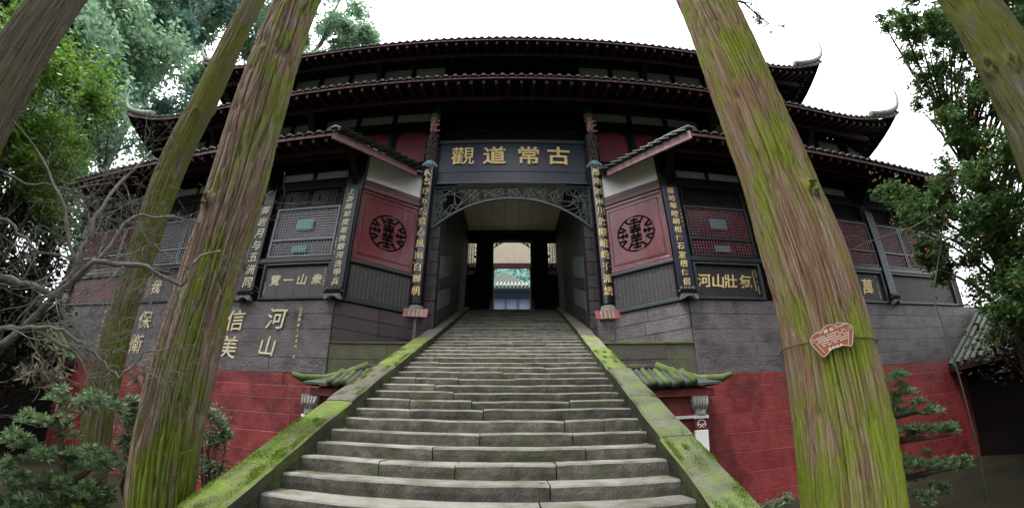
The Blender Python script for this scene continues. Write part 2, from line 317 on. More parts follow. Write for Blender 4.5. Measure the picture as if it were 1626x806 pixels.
# ------------------------------------------------------------------ ground
def noise2(x, y, s=0): return (np.sin(x*1.7+s)*np.cos(y*1.3+s*2)+.5*np.sin(x*3.9+y*2.1+s*3)+.25*np.sin(x*8.1-y*7.3+s))/1.75
gx = np.concatenate([np.linspace(-400, -30, 12), np.linspace(-28, 28, 120), np.linspace(30, 400, 12)])
gy = np.concatenate([np.linspace(-400, -12, 12), np.linspace(-10, 9.4, 50), [15, 30, 60, 150, 400]])
GX, GY = np.meshgrid(gx, gy); GZ = -1.72+.05*noise2(GX*1.5, GY*1.5); GZ = np.where((np.abs(GX) < 2.2) & (GY > .5), -1.85, GZ)
n_ = len(gx); idx = np.arange(len(gy)*n_).reshape(len(gy), n_)
Fq = np.stack([idx[:-1,:-1], idx[:-1,1:], idx[1:,1:], idx[1:,:-1]], -1).reshape(-1, 4)
bigmesh('ground', np.stack([GX, GY, GZ], -1).reshape(-1, 3), Fq, G['ground'], kind='structure', smooth=True)

# ------------------------------------------------------------------ staircase
SL, Z0, TR = .473, -2.08, .338
def xc(y): return -.33+.035*(y-3.5) if y < 12 else -.0325+.01*(y-12)
st = thing('stone_staircase', (0, 1.0, -1.7), 'long flight of worn grey stone steps climbing to the dark gateway', 'staircase')
J0, J1 = -7, 38
def step_block(x0, x1, y, z, seed, last=False):
    r = random.Random(seed); n = max(4, int((x1-x0)/.14)); mb = MB(); vs = []; dz = r.uniform(-.013, .011); dy = r.uniform(-.018, .014); ph = r.uniform(0, 9); am = r.uniform(.001, .006)
    for i in range(n+1):
        x = x0+(x1-x0)*i/n; wv = am*math.sin(x*5+ph)+am*.6*math.sin(x*13+ph*2); e = .012 if i in (0, n) else 0
        wy = .007*math.sin(x*7+ph*3)+r.uniform(-.003, .003)
        yf = y+dy+wy+e*.5; zt = z+dz+wv*.8-e*.5
        vs += [(x, yf+.006, z-.175), (x, yf-.004, z-.09), (x, yf, zt-.026), (x, yf+.011, zt-.007), (x, yf+.034, zt), (x, y+.20, zt+.002), (x, y+.39, z+.004)]
    k = 7; fs = [(i*k+j, i*k+j+1, (i+1)*k+j+1, (i+1)*k+j) for i in range(n) for j in range(k-1)]
    fs += [tuple(range(k-1, -1, -1)), tuple(range(n*k, n*k+k))]
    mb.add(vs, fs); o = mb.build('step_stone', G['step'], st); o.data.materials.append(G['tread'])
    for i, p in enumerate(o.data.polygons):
        if i < n*(k-1) and i % (k-1) >= 2: p.material_index = 1                       # foot-worn top and nosing, also paled for the sky light they catch
    return o
for j in range(J0, J1):
    y = 3.26+TR*j; z = Z0+SL*y; hw = 1.90; c = xc(y); L = 2*hw
    k = 4 if (j < 16 and rnd.random() < .55) else 3
    if j < 2: k = 3
    cuts = sorted(rnd.uniform(.12, .88) for _ in range(k-1))
    cuts = [0]+[q for i, q in enumerate(cuts) if i == 0 or q-cuts[i-1] > .13]+[1]
    for a, b in zip(cuts, cuts[1:]): step_block(c-hw+L*a+.006, c-hw+L*b-.006, y, z, rnd.random())
# solid core so nothing shows between the stones
MB(Fr((0,0,0),(0,1,0),(1,0,0))).prism([(.9,-1.8),(16.4,-1.8),(16.4,5.40),(16.1,5.40),(.95,Z0+SL*.95-.2)], -2.0, 2.0).build('stair_core', G['dark_slab'], st)
ZT = Z0+SL*(3.26+TR*J1)
MB().box(-2.6, 2.6, 3.26+TR*J1, 17.2, ZT-.3, ZT).build('landing', G['bare_slab'], st)
def balustrade(sx, label):
    t = thing('stone_balustrade', (sx*2.1, 1.0, -1.7), label, 'balustrade', 'stone balustrades of the stairs')
    y = .9; r = random.Random(5+sx)
    H = .15
    def X(yy, w): return xc(yy)+sx*(1.86+w)
    def ZZ(yy): return Z0+SL*yy+H
    while y < 15.9:
        l = r.uniform(1.15, 1.75); y1 = min(y+l, 16.0); n = 8; vs = []; dz = r.uniform(-.012, .012); dx = r.uniform(-.01, .01)
        for i in range(n+1):
            yy = y+.004+(y1-y-.008)*i/n; e = .012 if i in (0, n) else 0; wob = .008*math.sin(yy*6+dx*300)+r.uniform(-.003,.003)
            zt = ZZ(yy)+dz-e; w0 = dx+wob; w1 = .39+dx+.008*math.sin(yy*5)
            vs += [(X(yy, w0), yy, zt-.15), (X(yy, w0-.004), yy, zt-.02), (X(yy, w0+.02), yy, zt), (X(yy, .2), yy, zt+.006), (X(yy, w1-.02), yy, zt), (X(yy, w1), yy, zt-.02), (X(yy, w1), yy, zt-.15)]
        k = 7; fs = [(i*k+j, i*k+(j+1) % k, (i+1)*k+(j+1) % k, (i+1)*k+j) for i in range(n) for j in range(k)]
        fs += [tuple(range(k-1,-1,-1)), tuple(range(n*k, n*k+k))]
        m = (G['moss_slab'] if sx < 0 or 6 < y < 8 else G['moss_slab_dry']) if y < (8.0 if sx < 0 else 8.6) else G['bare_slab']
        if sx < 0 and 4.4 < y < 5.2: m = G['bare_slab']
        o = MB().add(vs, fs).build('coping_slab', m, t); o.data.materials.append(G['dark_slab'])
        for i, p in enumerate(o.data.polygons):
            if i < n*k and i % k in (0, 5, 6): p.material_index = 1                     # darker flank below the slab top
        y = y1
    # side wall under the coping, in stones
    y = .9
    while y < 15.9:
        y1 = min(y+r.uniform(.9, 1.5), 16.0); vs = []
        for yy in (y+.004, y1-.004):
            for w in (.012, .375):
                vs += [(X(yy, w), yy, -1.85), (X(yy, w), yy, ZZ(yy)-.152)]
        MB().add(vs, [(0,1,5,4),(2,6,7,3),(0,2,3,1),(4,5,7,6),(1,3,7,5),(0,4,6,2)]).build('side_stone', G['dark_slab'], t)
        y = y1
    return t
balustrade(-1, 'moss covered sloping stone balustrade along the left edge of the steps')
balustrade(1, 'moss covered sloping stone balustrade along the right edge of the steps')

Rn = np.random.RandomState(21); Vs = []
for k in range(420):
    j = Rn.randint(J0, 22); y = 3.26+TR*j+Rn.uniform(.06, .33); x = xc(y)+(Rn.uniform(-1.85, 1.85) if Rn.rand() < .5 else Rn.choice([-1, 1])*(1.87-abs(Rn.normal())*.12)); z = Z0+SL*(3.26+TR*j)+.006
    a = Rn.uniform(0, 6.3); L_ = Rn.uniform(.012, .034); u = np.array([math.cos(a), math.sin(a), Rn.uniform(-.2, .2)])*L_; w = np.array([-math.sin(a), math.cos(a), Rn.uniform(-.2, .5)])*L_*.4; c = np.array([x, y, z])
    Vs.append(np.stack([c-u, c+w, c+u, c-w]))
V = np.concatenate(Vs); G['litter'] = mat('leaf_litter', [(.10,.07,.03), (.22,.17,.08), (.14,.05,.02)], 20, rough=.8); o_ = bigmesh('fallen_leaves', V, np.arange(len(V)).reshape(-1, 4), G['litter'], kind='stuff'); tag(o_, 'small brown fallen leaves scattered over the stone steps', 'leaves')

def coping_moss(sx):
    Rn = np.random.RandomState(60+sx); nb = 150 if sx < 0 else 80; per = 420
    by = .9+7.2*Rn.rand(nb)**1.2; bw = .39*np.where(Rn.rand(nb) < .5, Rn.rand(nb), np.round(Rn.rand(nb))*.9+.05); br = .025+.10*Rn.rand(nb)**2
    yy = np.repeat(by, per)+Rn.normal(size=nb*per)*np.repeat(br*1.5, per); ww = np.repeat(bw, per)+Rn.normal(size=nb*per)*np.repeat(br*.7, per); keep = (ww > .012) & (ww < .378) & (yy > .92) & (yy < 8.4)
    if sx < 0: keep &= ~((yy > 4.5) & (yy < 5.3))
    yy, ww = yy[keep], ww[keep]; M = len(yy); x = -.33+.035*(yy-3.5)+sx*(1.86+ww); z = Z0+SL*yy+.150+.006*Rn.rand(M)
    c = np.stack([x, yy, z], 1); d = Rn.normal(size=(M, 3)); d[:, 2] = np.abs(d[:, 2])+.3; d /= np.linalg.norm(d, axis=1)[:, None]; u = np.cross(d, Rn.normal(size=(M, 3))); u /= np.linalg.norm(u, axis=1)[:, None]
    L = (.005+.008*Rn.rand(M))[:, None]; V = np.stack([c-u*L*.5, c+d*L*.4-u*L*.1, c+d*L, c+u*L*.5], 1).reshape(-1, 3)
    par = [o for o in COL.objects if o.get('category') == 'balustrade' and (o.location.x > 0) == (sx > 0)][0]
    bigmesh('moss_cushions', V, np.arange(len(V)).reshape(-1, 4), G['moss_cushion'], par, kind='stuff')
G['moss_cushion'] = mat('moss_cushion', [(.06,.10,.015), (.13,.20,.025), (.20,.27,.045)], 12, rough=.95)
coping_moss(-1); coping_moss(1)

# ------------------------------------------------------------------ retaining wall of painted stone courses
YW = 8.8
def stone(mb_name, m, parent, x0, x1, z0, z1, y, seed, fr=ID, depth=.2, g=.0025):
    r = random.Random(seed); j = r.uniform(-.005, .005); a0, a1, c0, c1 = x0+g, x1-g, z0+g, z1-g; e = .009
    vs = []
    for (aa, cc) in ((a0, c0), (a1, c0), (a1, c1), (a0, c1)): vs.append((aa, y+depth, cc))
    for (aa, cc) in ((a0, c0), (a1, c0), (a1, c1), (a0, c1)): vs.append((aa, y+j+e, cc))
    for (aa, cc) in ((a0+e, c0+e), (a1-e, c0+e), (a1-e, c1-e), (a0+e, c1-e)): vs.append((aa+r.uniform(-.004,.004), y+j+r.uniform(-.003,.003), cc+r.uniform(-.004,.004)))
    fs = [(8,9,10,11), (0,3,2,1)]
    for i in range(4):
        k = (i+1) % 4; fs += [(i, k, 4+k, 4+i), (4+i, 4+k, 8+k, 8+i)]
    return MB(fr).add(vs, fs).build(mb_name, m, parent)
def course(parent, xs, xe, z0, z1, m, name, lmin, lmax, r, y=YW, fr=ID, depth=.2):
    x = xs
    while x < xe-.01:
        x1 = x+r.uniform(lmin, lmax)
        if xe-x1 < .5: x1 = xe
        stone(name, m, parent, x, x1, z0, z1, y, r.random(), fr, depth); x = x1
GZS = [1.42, 1.80, 2.18, 2.53, 2.93, 3.30]
RZS = [1.42, 1.12, .82, .44, .0, -.45, -.92, -1.38, -1.85]
def wing_fr(sx): return Fr((sx*4.4, 8.8, 0), (-sx*.795, .606, 0), (-sx*.606, -.795, 0))
walls = {}
for sx, lab in ((-1, 'left retaining wall of grey over red painted stone carved with gilt characters'), (1, 'right retaining wall of dark grey over red painted stone behind the big mossy trunk')):
    t = thing('retaining_wall', (sx*9, YW, -1.7), lab, 'wall'); walls[sx] = t; r = random.Random(31+sx)
    S = (lambda a, b: (a, b)) if sx > 0 else (lambda a, b: (-b, -a))
    for ci_, (z0, z1) in enumerate(zip(GZS, GZS[1:])):
        x0, x1 = S(4.4 if z0 > 2.15 else 2.2, 21)
        if z0 < 2.15:
            a, b = S(2.2, 4.4); course(t, a, b, z0, z1, G['mossy_wall'], 'ledge_stone', 1.0, 1.5, r)
            x0, x1 = S(4.4, 21)
        course(t, x0, x1, z0, z1, G['grey_wall'], 'grey_stone', 1.6, 3.4, r, YW-.008*(4-ci_))
    for ci_, (z1, z0) in enumerate(zip(RZS, RZS[1:])):
        x0, x1 = S(2.2, 21); course(t, x0, x1, z0, z1, G['red_wall'], 'red_stone', 2.2, 4.5, r, YW-.035-.020*ci_)
    x0, x1 = S(2.2, 21)
    MB().box(x0, x1, YW+.03, YW+.6, -1.85, 2.17).build('wall_core', G['red_wall'], t)
    x0, x1 = S(4.42, 21); MB().box(x0, x1, YW+.035, YW+.6, 2.17, 3.28).build('wall_core', G['purple_wall'], t)
    # ledge cap in front of the splayed base
    MB().add([(sx*4.38,8.78,2.185),(sx*2.1,8.78,2.185),(sx*2.1,10.6,2.185),(sx*4.38,8.98,2.185),(sx*4.38,8.78,2.225),(sx*2.1,8.78,2.225),(sx*2.1,10.6,2.225),(sx*4.38,8.98,2.225)],
             [(0,3,2,1),(4,5,6,7),(0,1,5,4),(1,2,6,5),(2,3,7,6),(3,0,4,7)]).build('ledge_cap', G['moss_slab'] if sx > 0 else G['mossy_wall'], t)
    fr = wing_fr(sx)
    for (c0, c1) in ((2.23, 2.58), (2.58, 2.93), (2.93, 3.29)):
        a = .03
        while a < 2.5:
            a1 = min(a+r.uniform(.8, 1.3), 2.55); 
            if 2.55-a1 < .35: a1 = 2.55
            stone('wing_stone', G['purple_wall'] if sx < 0 else G['grey_wall'], t, a, a1, c0, c1, 0, r.random(), Fr(fr.o, fr.a, -fr.b), .2); a = a1
    MB(fr).box(.0, 2.6, -.6, -.03, 2.2, 3.27).build('wing_core', G['purple_wall'], t)
def wall_char(ch, x, z, s, sx=-1):
    fr = Fr((0, YW-.036, 0), (1,0,0), (0,-1,0)); put_char(ch, fr, x, z, s, G['cream_letter'], walls[sx], b=.004, name='carved_character', depth=.03, slant=.12, bold=.006)
for ch, x, z, s in (('河', -5.98, 2.80, .56), ('山', -6.12, 2.08, .50), ('信', -7.28, 2.76, .58), ('美', -7.36, 2.03, .60), ('保', -10.80, 2.78, .58), ('衛', -10.98, 2.05, .58)): wall_char(ch, x, z, s)
mb = MB(Fr((0, YW-.038, 0), (1,0,0), (0,-1,0))); marks(mb, -5.45, -5.15, 1.62, 3.1, 1, 11, .11, .003, 4)
marks(mb, -13.0, -12.2, 1.75, 3.1, 3, 9, .13, .003, 8, .8); mb.build('small_inscription', G['gold'], walls[-1], kind='stuff')

# ------------------------------------------------------------------ gate building
gb = thing('temple_gate_building', (0, 10.5, 2.2), 'three tiered dark timber temple gate with upturned tiled eaves at the top of the stairs', 'gate building')
FW = lambda y=YW: Fr((0, y, 0), (1,0,0), (0,-1,0))          # wall frame facing the camera
POSTS = [4.4, 7.10, 11.7, 15.6]
def rect_frame(mb, a0, a1, c0, c1, w, b0, b1):
    mb.box(a0, a0+w, b0, b1, c0, c1); mb.box(a1-w, a1, b0, b1, c0, c1); mb.box(a0+w, a1-w, b0, b1, c0, c0+w); mb.box(a0+w, a1-w, b0, b1, c1-w, c1); return mb
def lattice(mb, a0, a1, c0, c1, st_, w, b0):
    n = max(2, round((a1-a0)/st_)); k = max(2, round((c1-c0)/st_))
    for i in range(1, n): x = a0+(a1-a0)*i/n; mb.box(x-w/2, x+w/2, b0, b0+.018, c0, c1)
    for j in range(1, k): z = c0+(c1-c0)*j/k; mb.box(a0, a1, b0+.008, b0+.024, z-w/2, z+w/2)
    return mb
def fret(mb, a0, a1, c0, c1, b, w=.012):
    n = 4; W_ = (a1-a0)/n
    for i in range(n):
        x0, x1 = a0+W_*i+.02, a0+W_*(i+1)-.02; s = .05
        for k in range(5):
            q = k*s
            if x1-x0-2*q < .05 or c1-c0-2*q*.8 < .05: break
            if i % 2 == 0: rect_frame(mb, x0+q, x1-q, c0+.03+q*.8, c1-.03-q*.8, w, b, b+.012)
            else: mb.box(x0+q*1.6, x0+q*1.6+w, b, b+.012, c0+.03, c1-.03)
    return mb
def window(a0, a1, c0, c1, y, side, latm, glass=None):
    """one lattice window leaf with two sashes"""
    fr = FW(y); mid = c0+(c1-c0)*.34
    w = MB(fr); rect_frame(w, a0, a1, c0, c1, .05, .0, .05); w.box(a0+.05, a1-.05, .002, .05, mid-.03, mid+.03)
    wo_ = w.build('window', G['frame_blue'] if side < 0 else G['lacquer'], gb)
    l = MB(fr); lattice(l, a0+.05, a1-.05, mid+.03, c1-.05, .085, .022, .012); lattice(l, a0+.05, a1-.05, c0+.05, mid-.03, .085, .022, .012)
    l.build('lattice', latm, wo_)
    MB(fr).box(a0+.03, a1-.03, -.06, -.05, c0+.03, c1-.03).build('pane', G['pane'], wo_)
    if glass:
        for (p, q, u, v) in ((.36, .62, .55, .75), (.36, .60, .10, .22)):
            A = a1-a0; C_ = c1-c0
            MB(fr).box(a0+p*A, a0+q*A, .0, .034, c0+u*C_, c0+v*C_).build('vent_pane', glass, wo_)
    return wo_
for sx in (-1, 1):
    S = (lambda a, b: (a, b)) if sx > 0 else (lambda a, b: (-b, -a))
    fr = FW()
    # backing wall, sill beams, posts
    a, b = S(4.3, 15.6); MB(fr).box(a, b, -.32, -.12, 3.3, 8.15).build('wall', G['dark_wood'], gb)
    MB(fr).box(a, b, -.02, .06, 4.36, 4.50).build('sill_beam', G['lacquer'], gb, bevel=.012)
    MB(fr).box(a, b, -.12, -.01, 6.78, 7.05).build('lintel_beam', G['dark_wood'], gb)
    MB(fr).box(a, b, -.12, .02, 7.32, 7.52).build('beam', G['dark_wood'], gb)
    for i, p in enumerate(POSTS):
        x0, x1 = (p-.17, p+.17) if i else (4.18, 4.66)
        a, b = S(x0, x1)
        MB(fr).box(a, b, -.2, .03, 3.3, 7.9).build('post', G['lacquer'] if sx < 0 else G['dark_wood'], gb, bevel=.01)
        # diagonal bracket to the eave purlin
        c = sx*p; MB().add([(c-.06,8.75,6.75),(c+.06,8.75,6.75),(c-.06,8.75,7.1),(c+.06,8.75,7.1),(c-.06,7.95,7.52),(c+.06,7.95,7.52),(c-.06,8.1,7.72),(c+.06,8.1,7.72)],
            [(0,1,5,4),(2,6,7,3),(0,4,6,2),(1,3,7,5),(4,5,7,6),(0,2,3,1)]).build('bracket', G['dark_wood'], gb)
    # white strips between the beams
    x = 4.72
    while x < 15.3:
        x1 = min(x+rnd.choice([.92, .95, .98]), 15.5)
        if not any(abs((x+x1)/2-p) < .40 for p in POSTS):
            a, b = S(x, x1); MB(fr).box(a, b, -.11, -.03, 7.07, 7.31).build('plaster_strip', G['dirty_white'], gb)
        x = x1+.15
    for bi, (p0, p1) in enumerate(zip(POSTS, POSTS[1:])):
        a0, a1 = S(p0+(.27 if bi == 0 else .2), p1-.42 if bi == 0 else p1-.2)
        # dado: frame with inset board
        dm = (G['dado_left'] if bi < 2 else G['dado_red']) if sx < 0 else G['dado_right']
        MB(fr).box(a0, a1, -.12, -.03, 3.32, 4.36).build('dado_panel', dm, gb)
        f = MB(fr); rect_frame(f, a0-.02, a1+.02, 3.31, 4.35, .07, -.03, .045); f.build('dado_frame', G['lacquer'] if sx < 0 else G['slate_green'], gb, bevel=.01)
        if sx < 0 and bi < 2:
            n = 4 if bi == 0 else 8
            for k in range(1, n): x = a0+(a1-a0)*k/n; MB(fr).box(x-.004, x+.004, -.03, -.024, 3.4, 4.28).build('board_joint', G['joint'], gb)
        # windows
        nw = 1 if bi == 0 else 3 if bi == 1 else 3
        for k in range(nw):
            q0 = a0+(a1-a0)*k/nw; q1 = a0+(a1-a0)*(k+1)/nw
            gl = (G['green_glass'] if sx < 0 else G['blue_glass']) if bi == 0 else None
            lm = (G['lattice_grey'] if bi < 2 else G['lattice_red']) if sx < 0 else G['lattice_red']
            window(q0+.02, q1-.02, 4.52, 6.05, YW-.0, sx, lm, gl)
            tr = MB(fr); rect_frame(tr, q0+.02, q1-.02, 6.08, 6.74, .05, -.04, .03); t_ = tr.build('transom', G['dark_wood'], gb)
            fm = MB(fr); fret(fm, q0+.08, q1-.08, 6.14, 6.68, -.035); fm.build('fretwork', G['slate_green'] if sx < 0 else G['soffit'], t_)
            if sx < 0 and bi == 0:
                rd = MB(fr); rect_frame(rd, q0+.005, q1-.005, 4.51, 6.07, .012, .02, .056); rd.build('red_bead', G['lattice_red'], gb)
def dado_text(chars, xs, z, s, m, sx):
    fr = FW(YW+.03)
    for ch, x in zip(chars, xs): put_char(ch, fr, x, z, s, m, gb, b=.006, depth=.03, slant=.12)
dado_text('覽一山衆', (-6.28, -5.87, -5.46, -5.02), 3.88, .30, G['cream_letter'], -1)
dado_text('河山壯氣', (4.93, 5.34, 5.72, 6.18), 3.84, .38, G['gold'], 1)
dado_text('萬', (10.75,), 3.84, .50, G['gold'], 1); dado_text('我', (-10.75,), 3.84, .44, G['cream_letter'], -1)
mb = MB(FW(YW+.028)); marks(mb, -6.66, -6.5, 3.45, 3.85, 1, 5, .07, .002, 3); marks(mb, -4.86, -4.78, 3.7, 4.2, 1, 6, .06, .002, 5)
marks(mb, 4.70, 4.78, 3.55, 4.0, 1, 6, .06, .002, 6); marks(mb, 6.42, 6.6, 3.5, 4.2, 2, 9, .07, .002, 7); marks(mb, 11.15, 11.3, 3.42, 4.25, 1, 10, .08, .002, 9)
marks(mb, -7.70, -7.5, 3.5, 4.2, 2, 8, .07, .002, 12); marks(mb, -11.2, -11.0, 3.5, 4.2, 2, 8, .07, .002, 13)
mb.build('small_inscription', G['gold'], gb, kind='stuff')

# upper walls (set back) with plaster panels and red arched panels
for sx in (-1, 1):
    S = (lambda a, b: (a, b)) if sx > 0 else (lambda a, b: (-b, -a))
    fr = FW(10.5)
    a, b = S(2.62, 14.3); MB(fr).box(a, b, -.3, -.08, 7.5, 11.5).build('wall', G['dark_wood'], gb)
    x = 2.95
    while x < 14.2:
        a, b = S(x, x+1.24); MB(fr).box(a, b, -.08, -.04, 10.74, 11.27).build('plaster_panel', G['dirty_white'], gb)
        a, b = S(x-.16, x); MB(fr).box(a, b, -.08, .02, 9.0, 11.4).build('post', G['dark_wood'], gb); x += 1.40
    a, b = S(2.62, 14.3); MB(fr).box(a, b, -.08, .04, 10.42, 10.72).build('beam', G['dark_wood'], gb)
    for x0, x1 in ((2.98, 4.02), (4.24, 5.3), (5.5, 6.6)):
        a, b = S(x0, x1); pts = [(a, 8.9), (b, 8.9)]+[((a+b)/2+(b-a)/2*math.cos(t), 9.95+.34*math.sin(t)**.6) for t in [PI*k/12 for k in range(13)]]
        MB(fr).prism(pts, -.06, -.03).build('arched_panel', G['arch_red'], gb)
    fr = FW(11.5)
    a, b = S(0.0 if sx > 0 else 0.0, 13.0); MB(fr).box(a, b, -.3, -.08, 11.4, 15.6).build('wall', G['dark_wood'], gb)
    x = 2.88
    while x < 12.6:
        a, b = S(x, x+1.3); MB(fr).box(a, b, -.08, -.04, 14.35, 15.2).build('plaster_panel', G['dirty_white'], gb)
        a, b = S(x-.16, x); MB(fr).box(a, b, -.08, .06, 13.9, 15.4).build('post', G['dark_wood'], gb); x += 1.46
    for x_ in (5.68, 7.15+2.9): # struts under the top eaves
        c = sx*x_; MB().add([(c-.1,11.5,14.1),(c+.1,11.5,14.1),(c-.1,11.5,15.3),(c+.1,11.5,15.3),(c-.1,10.5,14.95),(c+.1,10.5,14.95)], [(0,1,5,4),(2,4,5,3),(0,4,2),(1,3,5),(0,2,3,1)]).build('strut', G['dark_wood'], gb)
    for x_ in (7.2, 11.6):
        c = sx*x_; MB().add([(c-.12,10.5,9.6),(c+.12,10.5,9.6),(c-.12,10.5,11.3),(c+.12,10.5,11.3),(c-.12,9.3,10.95),(c+.12,9.3,10.95)], [(0,1,5,4),(2,4,5,3),(0,4,2),(1,3,5),(0,2,3,1)]).build('strut', G['dark_wood'], gb)
    a, b = S(14.2, 14.5)
    MB().box(a, b, 10.5, 17, 3.3, 11.4).build('end_wall', G['dark_wood'], gb); a, b = S(15.5, 15.7); MB().box(a, b, 8.8, 17, 3.3, 7.9).build('end_wall', G['dark_wood'], gb)
    a, b = S(12.9, 13.1); MB().box(a, b, 11.5, 17, 11, 15.4).build('end_wall', G['dark_wood'], gb)
MB(FW(10.7)).box(-2.7, 2.7, -.2, 0, 9.4, 11.5).build('wall', G['dark_wood'], gb)
MB(FW(10.7)).box(-2.5, 2.5, 0, .03, 10.3, 10.4).build('beam', G['soffit_red'], gb)

# tile meshes: one eave tile (barrel with round end disc and scalloped pan lip) shared by all
def tile_mesh(nm, r_, L, sp, m, pan=True):
    mb = MB(); n = 7; vs = []
    for i, yy in enumerate((0, L)):
        for k in range(n+1):
            t = PI*k/n; vs.append((r_*math.cos(t), yy, r_*math.sin(t)))
    fs = [(k, k+1, n+2+k, n+1+k) for k in range(n)]+[tuple(range(n+1))]
    mb.add(vs, fs)
    if pan:
        mb.add([(r_*.9, .0, .02), (sp/2, -.01, -.05), (sp-r_*.9, .0, .02), (sp/2, -.01, -.015), (r_*.9, L, .02), (sp/2, L, -.03), (sp-r_*.9, L, .02)],
               [(0,1,3),(1,2,3),(0,3,5,4),(3,2,6,5)])
    me = bpy.data.meshes.new(nm); me.from_pydata(mb.v, [], mb.f); me.materials.append(m); me.materials.append(G['tile_edge'])
    for i, p in enumerate(me.polygons):
        p.use_smooth = len(p.vertices) == 4
        if pan and i in (n, n+1, n+2): p.material_index = 1
    me.update(); return me
EAVE = tile_mesh('eave_tile', .075, .5, .30, G['tile'])
raf = MB(); raf.box(-.045, .045, 0, 2.2, -.11, 0); RAF = bpy.data.meshes.new('rafter'); RAF.from_pydata(raf.v, [], raf.f); RAF.materials.append(G['soffit_red']); RAF.update()
def upturn(x, flat, end, rise):
    t = max(0, (abs(x)-flat)/(end-flat)); return rise*t**2.4
def tier(nm, label, yE, zE, yW, zS, yT, zTop, flat, end, rise, horn, wallx, backy):
    """a tier of roof: eave line at (yE, zE top of tiles), soffit up to (yW, zS), roof sheet up to (yT, zTop)"""
    sp = .30
    # roof sheet
    xs = np.linspace(-end, end, 61); mb = MB()
    rows = [(yE, zE-.06, 0), ((yE+yT)/2, (zE+zTop)/2-.12, .55), (yT, zTop, 1)]
    vs = []
    for (yy, zz, k) in rows:
        for x in xs:
            xx = x*(1-.10*k) ; vs.append((xx, yy-(.35*(max(0, (abs(x)-flat)/(end-flat)))**2 if k == 0 else 0), zz+upturn(x, flat, end, rise)*(1-k)))
    n = len(xs); fs = [(j*n+i, j*n+i+1, (j+1)*n+i+1, (j+1)*n+i) for j in range(2) for i in range(n-1)]
    # side slopes and back
    roof = MB().add(vs, fs).build(nm, G['tile'], gb, label=label)
    for sx in (-1, 1):
        vs = []; m = 16
        for i in range(m+1):
            t = i/m; yy = yE-.35+(backy-yE+.35)*t; up = rise*(max(0, 1-t*2.2))**2.4; q = min(1, max(0, (yy-yE)/(yT-yE)))
            zi = (zE-.06+up)*(1-q)+zTop*q-.12*math.sin(PI*q)
            vs += [(sx*end, yy, zE-.06+up), (sx*end*(1-.10*q), yy, zi), (sx*(end-.02), yy, zE-.2+up), (sx*wallx, max(yy, yW-.05), zS)]
        MB().add(vs, [(i*4, (i+1)*4, (i+1)*4+1, i*4+1) for i in range(m)]).build('side_slope', G['tile'], roof)
        MB().add(vs, [(i*4+2, (i+1)*4+2, (i+1)*4+3, i*4+3) for i in range(m)]).build('side_soffit', G['soffit'], roof)
        # the side eave tiles
        k = 0; yy = yE+.2
        while yy < yE+4:
            t = (yy-yE+.35)/(backy-yE+.35); up = rise*(max(0, 1-t*2.2))**2.4
            inst('eave_tile', EAVE, (sx*(end+.04), yy, zE-.06+up), roof, (0, 0, sx*PI/2)); yy += .32
    # soffit boards
    vs = []
    for x in xs:
        u = upturn(x, flat, end, rise); d = .35*(max(0, (abs(x)-flat)/(end-flat)))**2
        vs += [(x, yE+.03-d, zE-.19+u), (x*(wallx/end if abs(x) > wallx else 1), yW-.05, zS)]
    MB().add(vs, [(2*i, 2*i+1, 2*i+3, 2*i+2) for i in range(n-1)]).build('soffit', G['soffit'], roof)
    # fascia
    vs = []
    for x in xs:
        u = upturn(x, flat, end, rise); d = .35*(max(0, (abs(x)-flat)/(end-flat)))**2
        vs += [(x, yE-d, zE-.165+u), (x, yE-d, zE-.075+u), (x, yE+.03-d, zE-.165+u), (x, yE+.03-d, zE-.075+u)]
    MB().add(vs, [(4*i, 4*i+4, 4*i+5, 4*i+1) for i in range(n-1)]+[(4*i, 4*i+2, 4*i+6, 4*i+4) for i in range(n-1)]).build('fascia', G['pink'], roof)
    x = -end+.1
    while x < end-.05:
        u = upturn(x, flat, end, rise); d = .35*(max(0, (abs(x)-flat)/(end-flat)))**2
        inst('eave_tile', EAVE, (x, yE-.06-d, zE-.07+u), roof, (math.radians(24), 0, 0)); x += sp
    ang = math.atan2(zS-(zE-.2), yW-yE); x = -end+.4; ln = math.hypot(zS-zE+.2, yW-yE)
    while x < end-.3:
        u = upturn(x, flat, end, rise)
        inst('rafter', RAF, (x, yE+.06, zE-.2+u*.9), roof, (ang-u*.25/ln, 0, 0), (1, (ln-.15)/2.2, 1)); x += .40
    # purlins
    for t, m in ((.45, G['soffit_red']), (.9, G['dark_wood'])):
        yy = yE+(yW-yE)*t; zz = zE-.2+(zS-zE+.2)*t-.16
        MB().box(-wallx-.3, wallx+.3, yy-.07, yy+.07, zz-.14, zz).build('purlin', m, roof)
    # horns
    for sx in (-1, 1):
        hx, hz = horn; e = end
        b0 = Vector((sx*(e-1.5), yE-.1, zE+.10+upturn(e-1.5, flat, end, rise))); b1 = Vector((sx*(e-.1), yE-.35, zE+.02+rise*.7)); b2 = Vector((sx*(e+.5), yE-.4, zE+rise+.25)); b3 = Vector((sx*hx, yE-.42, hz))
        P = [((1-t)**3*b0+3*t*(1-t)**2*b1+3*t*t*(1-t)*b2+t**3*b3) for t in [k/14 for k in range(15)]]
        MB().tube(P, [.17*(1-.82*k/14) for k in range(15)], 7).build('ridge_horn', G['horn'], roof, smooth=True)
        P2 = [p+Vector((0, .05, -.13-.02*i)) for i, p in enumerate(P[:9])]
        MB().tube(P2, .05, 6).build('horn_bead', G['tile_edge'], roof, smooth=True)
    return roof
r2 = tier('roof', 'long middle roof tier with pink fascia and upturned corners', 8.6, 10.87, 10.5, 11.42, 11.5, 12.3, 11.8, 15.7, .75, (16.35, 12.95), 14.3, 17)
